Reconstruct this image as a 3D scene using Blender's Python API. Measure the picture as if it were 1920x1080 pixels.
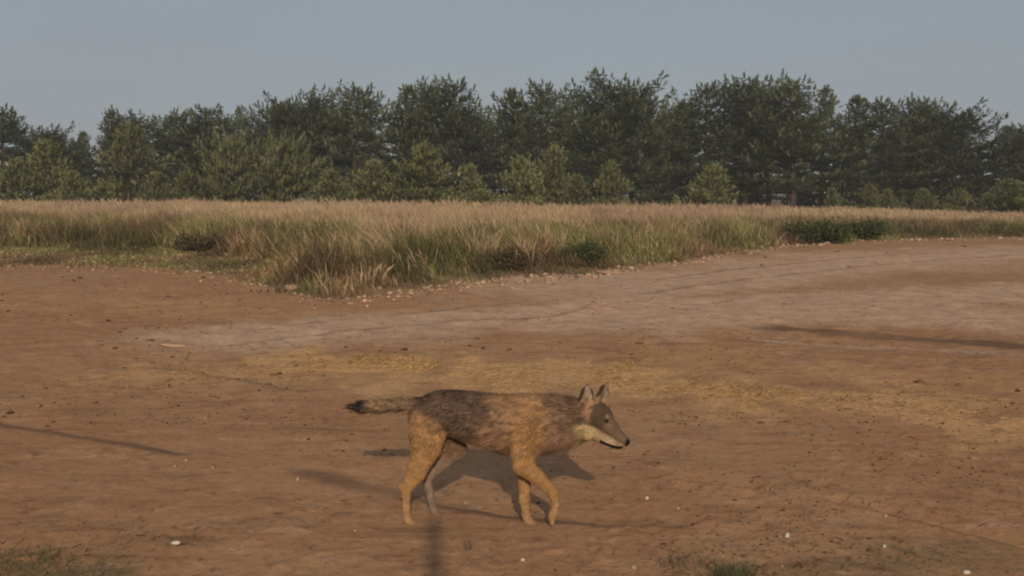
import bpy, math, random
import numpy as np

for o in list(bpy.data.objects):
    bpy.data.objects.remove(o, do_unlink=True)

# ------------------------------------------------------------------ camera, sky, sun, exposure
SC = bpy.context.scene
COL = SC.collection
CAM_H, FPX, YH = 1.80, 2059.0, 362.0            # eye height (m), focal length and horizon row of the 1920 px frame
PITCH = math.atan((540.0 - YH) / FPX)
SUN_EL = math.radians(23.0)
SUN_DX = -0.075                                  # sideways drift of the shadows per metre away from the camera

cam_data = bpy.data.cameras.new('camera')
cam = bpy.data.objects.new('camera', cam_data)
COL.objects.link(cam)
cam.location = (0, 0, CAM_H)
cam.rotation_euler = (math.pi / 2 - PITCH, 0, 0)
cam_data.sensor_width = 36.0
cam_data.lens = 36.0 * FPX / 1920.0
cam_data.clip_start = 0.05
cam_data.clip_end = 6000
SC.camera = cam

world = bpy.data.worlds.new('World')
SC.world = world
world.use_nodes = True
wn = world.node_tree
wn.nodes.clear()
w_out = wn.nodes.new('ShaderNodeOutputWorld')
w_bg = wn.nodes.new('ShaderNodeBackground')
w_sky = wn.nodes.new('ShaderNodeTexSky')
w_sky.sky_type = 'NISHITA'
w_sky.sun_disc = False
w_sky.sun_elevation = SUN_EL
w_sky.sun_rotation = math.pi + math.atan(SUN_DX)
w_sky.air_density = 1.0
w_sky.dust_density = 2.5
w_sky.ozone_density = 1.0
w_mix = wn.nodes.new('ShaderNodeMix')            # a thin even veil of high cloud over the clear sky
w_mix.data_type = 'RGBA'
w_co = wn.nodes.new('ShaderNodeTexCoord')
w_map = wn.nodes.new('ShaderNodeMapping')
w_map.inputs['Scale'].default_value = (1.0, 1.0, 3.0)
w_noise = wn.nodes.new('ShaderNodeTexNoise')
w_noise.inputs['Scale'].default_value = 2.2
w_noise.inputs['Detail'].default_value = 4
w_noise.inputs['Roughness'].default_value = 0.45
w_rng = wn.nodes.new('ShaderNodeMapRange')
w_rng.inputs['From Min'].default_value = 0.3
w_rng.inputs['From Max'].default_value = 0.7
w_rng.inputs['To Min'].default_value = 0.70
w_rng.inputs['To Max'].default_value = 0.95
wn.links.new(w_co.outputs['Generated'], w_map.inputs['Vector'])
wn.links.new(w_map.outputs['Vector'], w_noise.inputs['Vector'])
wn.links.new(w_noise.outputs['Fac'], w_rng.inputs['Value'])
wn.links.new(w_rng.outputs['Result'], w_mix.inputs['Factor'])
wn.links.new(w_sky.outputs['Color'], w_mix.inputs['A'])
w_mix.inputs['B'].default_value = (3.46, 3.82, 4.26, 1)
wn.links.new(w_mix.outputs['Result'], w_bg.inputs['Color'])
w_bg.inputs['Strength'].default_value = 0.075
wn.links.new(w_bg.outputs['Background'], w_out.inputs['Surface'])

sun_data = bpy.data.lights.new('sun', 'SUN')
sun_data.energy = 2.6
sun_data.angle = math.radians(0.9)
sun_data.color = (1.0, 0.83, 0.62)
sun = bpy.data.objects.new('sun', sun_data)
COL.objects.link(sun)
from mathutils import Vector
SHADOW_DIR = Vector((SUN_DX, 1.0, 0)).normalized() * math.cos(SUN_EL) + Vector((0, 0, -math.sin(SUN_EL)))
sun.rotation_euler = SHADOW_DIR.to_track_quat('-Z', 'Y').to_euler()

SC.view_settings.view_transform = 'Standard'
SC.view_settings.look = 'None'
SC.view_settings.gamma = 1.0
SC.view_settings.exposure = 0.18
SC.render.engine = 'CYCLES'
SC.cycles.filter_width = 2.1                     # the soft optics of a small video camera
SC.cycles.max_bounces = 4

# ------------------------------------------------------------------ helpers
CP, SP = math.cos(PITCH), math.sin(PITCH)

def ray(px, py):
    cx = (px - 960.0) / FPX
    cy = (540.0 - py) / FPX
    return cx, CP + cy * SP, -SP + cy * CP

def at(px, py, D):
    """point at distance D (along +Y) seen at a pixel of the photograph"""
    a, b, c = ray(px, py)
    t = D / b
    return np.array((a * t, D, CAM_H + c * t))

def gp(px, py):
    """point of the flat ground at a pixel"""
    a, b, c = ray(px, py)
    t = -CAM_H / c
    return np.array((a * t, b * t))

def hash2(ix, iy, seed):
    n = (ix.astype(np.int64) * 374761393 + iy.astype(np.int64) * 668265263 + seed * 1442695041) & 0x7fffffff
    n = (n ^ (n >> 13)) * 1274126177 & 0x7fffffff
    n = (n ^ (n >> 16)) & 0xffffff
    return n / float(0xffffff)

def vnoise(x, y, seed=0):
    ix, iy = np.floor(x), np.floor(y)
    fx, fy = x - ix, y - iy
    fx = fx * fx * (3 - 2 * fx)
    fy = fy * fy * (3 - 2 * fy)
    a = hash2(ix, iy, seed); b = hash2(ix + 1, iy, seed)
    c = hash2(ix, iy + 1, seed); d = hash2(ix + 1, iy + 1, seed)
    return (a + (b - a) * fx) * (1 - fy) + (c + (d - c) * fx) * fy - 0.5

def fbm(x, y, octaves=4, seed=0, gain=0.5):
    s, amp = 0, 1.0
    for i in range(octaves):
        s = s + amp * vnoise(x * 2.03 ** i + 17.3 * i, y * 2.03 ** i - 9.1 * i, seed + i)
        amp *= gain
    return s

def sstep(a, b, x):
    t = np.clip((x - a) / (b - a), 0, 1)
    return t * t * (3 - 2 * t)

def mesh_from(name, verts, faces, cols=None, smooth=False, n=3):
    """mesh from numpy arrays; faces is (k, n)"""
    me = bpy.data.meshes.new(name)
    verts = np.asarray(verts, dtype=np.float32)
    faces = np.asarray(faces, dtype=np.int32)
    me.vertices.add(len(verts))
    me.vertices.foreach_set('co', verts.ravel())
    me.loops.add(faces.size)
    me.loops.foreach_set('vertex_index', faces.ravel())
    me.polygons.add(len(faces))
    me.polygons.foreach_set('loop_start', np.arange(0, faces.size, faces.shape[1], dtype=np.int32))
    me.polygons.foreach_set('loop_total', np.full(len(faces), faces.shape[1], dtype=np.int32))
    if smooth:
        me.polygons.foreach_set('use_smooth', np.ones(len(faces), dtype=bool))
    me.update(calc_edges=True)
    if cols is not None:
        at_ = me.color_attributes.new('Col', 'FLOAT_COLOR', 'POINT')
        c4 = np.ones((len(verts), 4), dtype=np.float32)
        c4[:, :3] = cols
        at_.data.foreach_set('color', c4.ravel())
    return me

def link(name, me, mat, parent=None):
    if mat is not None and not me.materials:
        me.materials.append(mat)
    o = bpy.data.objects.new(name, me)
    COL.objects.link(o)
    if parent is not None:
        o.parent = parent
    return o

def tag(o, label=None, cat=None, group=None, kind=None):
    if label: o['label'] = label
    if cat: o['category'] = cat
    if group: o['group'] = group
    if kind: o['kind'] = kind
    return o

def empty(name, loc, rz=0.0):
    o = bpy.data.objects.new(name, None)
    COL.objects.link(o)
    o.location = loc
    o.rotation_euler = (0, 0, rz)
    o.empty_display_size = 0.1
    return o

def lin(r, g, b):
    def f(c):
        c /= 255.0
        return c / 12.92 if c <= 0.04045 else ((c + 0.055) / 1.055) ** 2.4
    return np.array((f(r), f(g), f(b)))

def new_mat(name, rough=0.85, spec=0.2):
    m = bpy.data.materials.new(name)
    m.use_nodes = True
    b = m.node_tree.nodes['Principled BSDF']
    b.inputs['Roughness'].default_value = rough
    b.inputs['Specular IOR Level'].default_value = spec
    return m, m.node_tree, b

def attr_mat(name, rough=0.85, spec=0.2, scale=40.0, amount=0.25, obj_random=0.0, bump=0.0, translucent=0.0):
    """colour attribute, varied by a fine noise and, for shared meshes, by object"""
    m, nt, b = new_mat(name, rough, spec)
    a = nt.nodes.new('ShaderNodeAttribute'); a.attribute_name = 'Col'
    tc = nt.nodes.new('ShaderNodeTexCoord')
    nz = nt.nodes.new('ShaderNodeTexNoise')
    nz.inputs['Scale'].default_value = scale
    nz.inputs['Detail'].default_value = 3
    nt.links.new(tc.outputs['Object'], nz.inputs['Vector'])
    mr = nt.nodes.new('ShaderNodeMapRange')
    mr.inputs['From Min'].default_value = 0.3; mr.inputs['From Max'].default_value = 0.7
    mr.inputs['To Min'].default_value = 1 - amount; mr.inputs['To Max'].default_value = 1 + amount
    nt.links.new(nz.outputs['Fac'], mr.inputs['Value'])
    hsv = nt.nodes.new('ShaderNodeHueSaturation')
    nt.links.new(a.outputs['Color'], hsv.inputs['Color'])
    if obj_random > 0:
        oi = nt.nodes.new('ShaderNodeObjectInfo')
        r2 = nt.nodes.new('ShaderNodeMapRange')
        r2.inputs['To Min'].default_value = 1 - obj_random; r2.inputs['To Max'].default_value = 1 + obj_random
        nt.links.new(oi.outputs['Random'], r2.inputs['Value'])
        mu = nt.nodes.new('ShaderNodeMath'); mu.operation = 'MULTIPLY'
        nt.links.new(mr.outputs['Result'], mu.inputs[0]); nt.links.new(r2.outputs['Result'], mu.inputs[1])
        nt.links.new(mu.outputs['Value'], hsv.inputs['Value'])
    else:
        nt.links.new(mr.outputs['Result'], hsv.inputs['Value'])
    nt.links.new(hsv.outputs['Color'], b.inputs['Base Color'])
    if bump > 0:
        bp = nt.nodes.new('ShaderNodeBump'); bp.inputs['Strength'].default_value = bump
        bp.inputs['Distance'].default_value = 0.01
        nt.links.new(nz.outputs['Fac'], bp.inputs['Height'])
        nt.links.new(bp.outputs['Normal'], b.inputs['Normal'])
    if translucent > 0:
        out = nt.nodes['Material Output']
        tr = nt.nodes.new('ShaderNodeBsdfTranslucent')
        nt.links.new(hsv.outputs['Color'], tr.inputs['Color'])
        ms = nt.nodes.new('ShaderNodeMixShader'); ms.inputs['Fac'].default_value = translucent
        nt.links.new(b.outputs['BSDF'], ms.inputs[1]); nt.links.new(tr.outputs['BSDF'], ms.inputs[2])
        nt.links.new(ms.outputs['Shader'], out.inputs['Surface'])
    return m

# ------------------------------------------------------------------ the lie of the land
def poly(*pts):
    return np.array([gp(*p) for p in pts])

def dist_line(x, y, P):
    """distance to a polyline, signed offset (positive = far side) and position along it 0..1"""
    best = np.full(x.shape, 1e9); sgn = np.zeros(x.shape); tt = np.zeros(x.shape)
    n = len(P) - 1
    for i in range(n):
        a, b = P[i], P[i + 1]
        d = b - a; L2 = d @ d
        t = np.clip(((x - a[0]) * d[0] + (y - a[1]) * d[1]) / L2, 0, 1)
        qx, qy = a[0] + t * d[0], a[1] + t * d[1]
        r = np.hypot(x - qx, y - qy)
        s = np.sign((y - qy) * d[0] - (x - qx) * d[1]) * np.sign(d[0])
        k = r < best
        best = np.where(k, r, best); sgn = np.where(k, s, sgn); tt = np.where(k, (i + t) / n, tt)
    return best, best * sgn, tt

# (points in the photograph, half width, depth of the groove, height of its crumbled near lip)
RUTS = [
    (poly((-160, 768), (0, 797), (160, 826), (300, 850), (350, 858)), 0.060, 0.012, 0.004),
    (poly((515, 888), (600, 904), (700, 926), (800, 944)), 0.11, 0.012, 0.003),
    (poly((740, 936), (870, 960), (990, 977), (1120, 985), (1340, 992)), 0.050, 0.014, 0.003),
    (poly((1380, 608), (1500, 622), (1640, 634), (1800, 645), (2000, 658)), 0.36, 0.018, 0.004),
    (poly((1300, 634), (1500, 646), (1700, 657), (2000, 672)), 0.14, 0.012, 0.005),
    (poly((1530, 938), (1640, 958), (1760, 984), (1960, 1034)), 0.035, 0.022, 0.006),
    (poly((120, 716), (245, 703)), 0.06, 0.040, 0.02),
    (poly((500, 806), (600, 812), (720, 818)), 0.10, 0.020, 0.02),
    (poly((980, 604), (1060, 590), (1130, 574)), 0.12, 0.060, 0.03),
    (poly((1250, 905), (1320, 912), (1420, 925)), 0.05, 0.024, 0.02),
    (poly((1140, 560), (1420, 522), (1700, 492), (1960, 474)), 0.13, 0.02, 0.015),
    (poly((1180, 530), (1450, 498), (1700, 477), (1960, 466)), 0.15, 0.02, 0.015),
    (poly((380, 655), (620, 625), (820, 606), (1040, 590)), 0.09, 0.015, 0.01),
    (poly((520, 612), (760, 590), (980, 568)), 0.09, 0.015, 0.01),
    (poly((1080, 578), (1300, 585), (1500, 600)), 0.12, 0.03, 0.03),
    (poly((1560, 872), (1640, 885)), 0.03, 0.03, 0.012),
    (poly((260, 690), (420, 715), (560, 740)), 0.12, 0.020, 0.012),
]
EDGE_PX = [(-900, 492), (-300, 496), (0, 500), (300, 503), (430, 520), (520, 545), (600, 560), (680, 557), (900, 530), (1110, 511),
           (1300, 487), (1500, 461), (1700, 450), (1920, 448), (2300, 446), (2900, 444)]
_e = np.array([[(p[0] - 960) / FPX, gp(*p)[1]] for p in EDGE_PX])

def edge_dist(x, y):
    """how far beyond the rim of the bare field a point lies (metres along the view)"""
    yy = np.maximum(y, 0.5)
    wob = 0.9 * vnoise(x * 0.55, y * 0.2, 77) + 0.5 * vnoise(x * 1.7, y * 0.6, 78)
    return y - np.interp(x / yy, _e[:, 0], _e[:, 1]) + wob * sstep(4, 20, y)

PAWS = ((-0.55, 5.90), (-0.41, 6.06), (0.08, 5.90), (0.19, 5.82))
def height(x, y):
    x = np.asarray(x, float); y = np.asarray(y, float)
    near = sstep(120, 60, np.abs(y))
    z = near * (0.05 * fbm(x * 0.12, y * 0.12, 2, 5))
    z = z + near * 0.024 * fbm(x * 0.75, y * 0.75, 3, 11)
    z = z + sstep(60, 30, np.abs(y)) * ((0.010 + 0.022 * sstep(8, 14, y)) * fbm(x * 3.5, y * 3.0, 4, 21, 0.6))
    cl = fbm(x * 9.0, y * 7.0, 3, 31)
    rough = 0.35 + 0.9 * sstep(-0.15, 0.3, fbm(x * 0.5, y * 0.5, 2, 41))
    z = z + sstep(40, 15, np.abs(y)) * rough * 0.011 * np.clip(cl - 0.08, 0, 1) * 2
    # tyre ruts and drag marks
    for P, w, dep, lip in RUTS:
        lo, hi = P.min(0) - 1.2, P.max(0) + 1.2
        k = (x > lo[0]) & (x < hi[0]) & (y > lo[1]) & (y < hi[1])
        if not k.any():
            continue
        xs, ys = x[k], y[k]
        d, s, t = dist_line(xs, ys, P)
        s = s + w * 0.5 * fbm(xs * 2.2, ys * 2.2, 2, 51)
        d = np.hypot(s, np.where((t <= 0) | (t >= 1), d, 0))
        fade = sstep(0, 0.1, t) * sstep(1, 0.9, t)
        brk = 0.55 + 0.9 * np.clip(vnoise(xs * 1.3, ys * 1.3, 52) + 0.35, 0, 1)
        ss = s / w                                   # a crumbled lip on the near side, a back slope, then a long even floor
        z2 = np.where(ss < 0, lip * np.exp(-(ss / 2.2) ** 2), lip - (lip + dep) * sstep(0, 2.2, ss)) * np.where(ss > 2.2, np.exp(-((ss - 2.2) / 3.5) ** 2), 1)
        z[k] += np.where(d < 9 * w, z2 * fade * brk, 0)
    # a low rise under the grass on the left
    e = edge_dist(x, y)
    z = z + 0.12 * sstep(0, 4, e) * near + 0.22 * sstep(2, 20, e) * sstep(5, -12, x) * near
    z = z + 0.05 * np.exp(-((e + 0.3) / 0.35) ** 2) * (0.6 + vnoise(x * 1.1, y * 0.7, 61) * 1.6) * near
    # trodden level ground where the animal stands
    lvl = np.zeros(z.shape)
    for fx, fy in PAWS:
        lvl = np.maximum(lvl, np.exp(-(((x - fx) / 0.24) ** 2 + ((y - fy + 0.05) / 0.22) ** 2) ** 2))
    return z * (1 - lvl) - 0.004 * lvl

WOLF_C = (-0.05, 5.95)
def ground_z(x, y):
    x = np.asarray(x, float); y = np.asarray(y, float)
    return height(x, y)

def build_ground():
    t = np.linspace(0, 1, 520)
    v = 1 / (1 / 4.6 + (1 / 62.0 - 1 / 4.6) * t)          # even steps in the picture
    ys = np.concatenate([[-400, -150, -60, -25, -10, -4, 0, 1.5, 2.6, 3.3, 3.8, 4.2], v, np.linspace(63, 130, 50), [150, 200, 300, 500, 900, 1600, 3500]])
    s = np.linspace(-1.18, 1.18, 540)
    side = 1.2 * 1.22 ** np.arange(1, 22)
    s = np.concatenate([-side[::-1], s, side])
    w = np.maximum(0.95 + 0.5 * ys, 2.5)
    w = np.where(ys < -5, 60, w)
    Y, S = np.meshgrid(ys, s, indexing='ij')
    X = S * w[:, None]
    x, y = X.ravel(), Y.ravel()
    z = ground_z(x, y)
    R, C = X.shape
    idx = np.arange(R * C).reshape(R, C)
    f = np.stack([idx[:-1, :-1], idx[:-1, 1:], idx[1:, 1:], idx[1:, :-1]], -1).reshape(-1, 4)
    # kinds of ground: R = pale packed sand, G = straw litter, B = green or mossy, each where the field has it
    e = edge_dist(x, y)
    n1 = fbm(x * 0.9, y * 0.5, 3, 101); n2 = fbm(x * 2.6, y * 1.6, 3, 111)
    pale = np.zeros(x.shape)
    for P, hw in ((poly((430, 636), (560, 622), (760, 604), (1010, 582), (1300, 540), (1600, 502), (1960, 474)), 1.3),
                  (poly((1050, 600), (1300, 575), (1600, 560), (2000, 548)), 2.2),
                  (poly((1100, 540), (1500, 495), (2000, 470)), 3.2),
                  (poly((1400, 575), (1700, 590), (2100, 606)), 1.6), (poly((1420, 636), (1640, 650), (1960, 667)), 0.16)):
        d, _, _ = dist_line(x, y, P)
        pale = np.maximum(pale, sstep(1.5, 0.3, d / hw + n1 * 0.8))
    straw = np.zeros(x.shape)
    for P, hw, a in ((poly((560, 672), (700, 676), (860, 690)), 0.6, 1.5), (poly((300, 700), (560, 695), (760, 712), (900, 735)), 0.7, 0.5),
                     (poly((860, 712), (1120, 706), (1300, 726), (1480, 742)), 0.95, 0.95), (poly((1350, 730), (1600, 752), (1960, 790)), 0.9, 0.85),
                     (poly((1280, 660), (1500, 690), (1960, 720)), 0.7, 0.35), (poly((0, 560), (200, 560), (420, 580)), 1.5, 0.25)):
        d, _, _ = dist_line(x, y, P)
        straw = np.maximum(straw, a * sstep(1.5, 0.0, d / hw + n2 * 2.0))
    green = sstep(-0.6, 1.2, e + n2)
    for P, hw, a in ((poly((-120, 1090), (150, 1085)), 0.26, 0.8), (poly((1250, 1100), (1450, 1100), (1700, 1060)), 0.2, 0.5),
                     (poly((1640, 1030), (1840, 1040)), 0.2, 0.45)):
        d, _, _ = dist_line(x, y, P)
        green = np.maximum(green, a * sstep(1.5, 0.3, d / hw + n2 * 1.2))
    turned_shade = np.zeros(x.shape)  # rut colour: turned soil, and the shadow behind the hind leg painted dark
    for (P, w, dep, lip), st in zip(RUTS, (1.0, 1.0, 0.9, 1.0, 0.5, 0.9, 0.9, 0.4, 0.9, 0.6, 0.6, 0.6, 0.6, 0.6, 0.6, 0.8, 0.4)):
        d, sg, t = dist_line(x, y, P)
        sg = sg + w * 0.5 * fbm(x * 2.2, y * 2.2, 2, 51)
        dd = np.hypot(sg - 0.8 * w, np.where((t <= 0) | (t >= 1), d, 0))
        turned_shade = np.maximum(turned_shade, st * sstep(1.5, 0.4, dd / w) * sstep(0, 0.12, t) * sstep(1, 0.9, t) * np.clip(0.85 + 1.0 * vnoise(x * 1.5, y * 1.5, 53), 0.1, 1))
    me = mesh_from('ground', np.stack([x, y, z], -1), f, np.stack([pale, np.clip(straw, 0, 1), green], -1), smooth=True)
    dm = me.attributes.new('turned', 'FLOAT', 'POINT'); dm.data.foreach_set('value', turned_shade.astype(np.float32))
    m, nt, b = new_mat('bare_sandy_soil', 0.95, 0.12)
    N, L = nt.nodes.new, nt.links.new
    a = N('ShaderNodeAttribute'); a.attribute_name = 'Col'
    sep = N('ShaderNodeSeparateColor'); L(a.outputs['Color'], sep.inputs['Color'])
    geo = N('ShaderNodeNewGeometry')
    def noise(scale, detail=4, rough=0.55, sy=1.0):
        mp = N('ShaderNodeMapping'); mp.inputs['Scale'].default_value = (1, sy, 1)
        nz = N('ShaderNodeTexNoise'); nz.inputs['Scale'].default_value = scale
        nz.inputs['Detail'].default_value = detail; nz.inputs['Roughness'].default_value = rough
        L(geo.outputs['Position'], mp.inputs['Vector']); L(mp.outputs['Vector'], nz.inputs['Vector'])
        return nz.outputs['Fac']
    def ramp(val, lo, hi, a0=0.0, a1=1.0):
        r = N('ShaderNodeMapRange'); r.interpolation_type = 'SMOOTHSTEP'
        r.inputs['From Min'].default_value = lo; r.inputs['From Max'].default_value = hi
        r.inputs['To Min'].default_value = a0; r.inputs['To Max'].default_value = a1
        L(val, r.inputs['Value']); return r.outputs['Result']
    def mixc(fac, c1, c2):
        mx = N('ShaderNodeMix'); mx.data_type = 'RGBA'
        for s_, v_ in (('Factor', fac), ('A', c1), ('B', c2)):
            if hasattr(v_, 'links') or hasattr(v_, 'is_linked'):
                L(v_, mx.inputs[s_])
            elif s_ == 'Factor':
                mx.inputs[s_].default_value = v_
            else:
                mx.inputs[s_].default_value = (*v_, 1)
        return mx.outputs['Result']
    def mul(p, q):
        mm = N('ShaderNodeMath'); mm.operation = 'MULTIPLY'
        for i, v_ in enumerate((p, q)):
            if isinstance(v_, (int, float)): mm.inputs[i].default_value = v_
            else: L(v_, mm.inputs[i])
        return mm.outputs['Value']
    big, mid, fine, grit = noise(0.45, 4), noise(2.6, 5, 0.6, 0.6), noise(17, 5, 0.65, 0.75), noise(85, 3, 0.6)
    clod, lump, streak = noise(7.5, 6, 0.7, 0.8), noise(3.1, 8, 0.72, 0.9), noise(1.3, 7, 0.66, 4.2)
    c = mixc(ramp(big, 0.38, 0.64), SOIL_A, SOIL_B)
    c = mixc(mul(ramp(mid, 0.45, 0.68), 0.55), c, SOIL_RED)
    c = mixc(mul(sep.outputs['Red'], 0.95), c, mixc(ramp(mid, 0.35, 0.65), SOIL_PALE, SOIL_PALE2))
    c = mixc(mul(sep.outputs['Green'], ramp(fine, 0.36, 0.6, 0.25, 1.0)), c, mixc(ramp(grit, 0.4, 0.62), SOIL_STRAW, SOIL_STRAW2))
    c = mixc(mul(sep.outputs['Blue'], ramp(fine, 0.3, 0.6, 0.35, 0.95)), c, SOIL_GREEN)
    c = mixc(mul(ramp(streak, 0.53, 0.66), 0.40), c, SOIL_DARK)
    c = mixc(mul(ramp(streak, 0.45, 0.34), 0.42), c, SOIL_LIGHT)
    c = mixc(mul(ramp(lump, 0.54, 0.66), 0.40), c, SOIL_DARK)
    c = mixc(mul(ramp(lump, 0.45, 0.34), 0.38), c, SOIL_LIGHT)
    c = mixc(mul(ramp(clod, 0.54, 0.70), 0.42), c, SOIL_DARK)
    c = mixc(mul(ramp(clod, 0.44, 0.30), 0.45), c, SOIL_LIGHT)
    c = mixc(mul(ramp(fine, 0.56, 0.70), 0.55), c, SOIL_DARK)
    c = mixc(mul(ramp(grit, 0.62, 0.74), 0.5), c, SOIL_DARK)
    c = mixc(mul(ramp(grit, 0.36, 0.28), 0.35), c, SOIL_LIGHT)
    tn = N('ShaderNodeAttribute'); tn.attribute_name = 'turned'          # darker soil turned up by wheels, with rut shadow painted in
    c = mixc(mul(tn.outputs['Fac'], 0.85), c, SOIL_TURNED_SHADE)
    L(c, b.inputs['Base Color'])
    bp = N('ShaderNodeBump'); bp.inputs['Strength'].default_value = 0.7; bp.inputs['Distance'].default_value = 0.022
    bp2 = N('ShaderNodeBump'); bp2.inputs['Strength'].default_value = 0.6; bp2.inputs['Distance'].default_value = 0.008
    L(fine, bp.inputs['Height']); L(grit, bp2.inputs['Height']); L(bp.outputs['Normal'], bp2.inputs['Normal'])
    L(bp2.outputs['Normal'], b.inputs['Normal'])
    o = link('ground', me, m)
    tag(o, 'bare sandy brown field with shallow wheel ruts', kind='structure')

SOIL_A = (0.378, 0.213, 0.111)
SOIL_B = (0.339, 0.179, 0.089)
SOIL_RED = (0.339, 0.165, 0.083)
SOIL_PALE = (0.541, 0.358, 0.241)
SOIL_PALE2 = (0.462, 0.291, 0.190)
SOIL_STRAW = (0.519, 0.292, 0.115)
SOIL_STRAW2 = (0.689, 0.425, 0.185)
SOIL_GREEN = (0.120, 0.095, 0.045)
SOIL_DARK = (0.130, 0.066, 0.034)
SOIL_TURNED_SHADE = (0.135, 0.074, 0.043)
SOIL_LIGHT = (0.480, 0.290, 0.180)
build_ground()

# ------------------------------------------------------------------ pines
MAT_NEEDLE = attr_mat('pine_needles', 0.7, 0.25, 3.0, 0.22, 0.16, translucent=0.12)
MAT_BARK = attr_mat('pine_bark', 0.9, 0.1, 9.0, 0.35, 0.1, bump=0.5)

def tube(path, rad, sides=6):
    path = np.asarray(path, float); n = len(path)
    V, F = [], []
    for i in range(n):
        d = path[min(i + 1, n - 1)] - path[max(i - 1, 0)]
        d /= np.linalg.norm(d) + 1e-9
        u = np.cross(d, (0, 0, 1) if abs(d[2]) < 0.9 else (1, 0, 0)); u /= np.linalg.norm(u)
        w = np.cross(d, u)
        for k in range(sides):
            a = 2 * math.pi * k / sides
            V.append(path[i] + rad[i] * (math.cos(a) * u + math.sin(a) * w))
    for i in range(n - 1):
        for k in range(sides):
            a, b = i * sides + k, i * sides + (k + 1) % sides
            F += [(a, b, b + sides), (a, b + sides, a + sides)]
    return V, F

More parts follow.
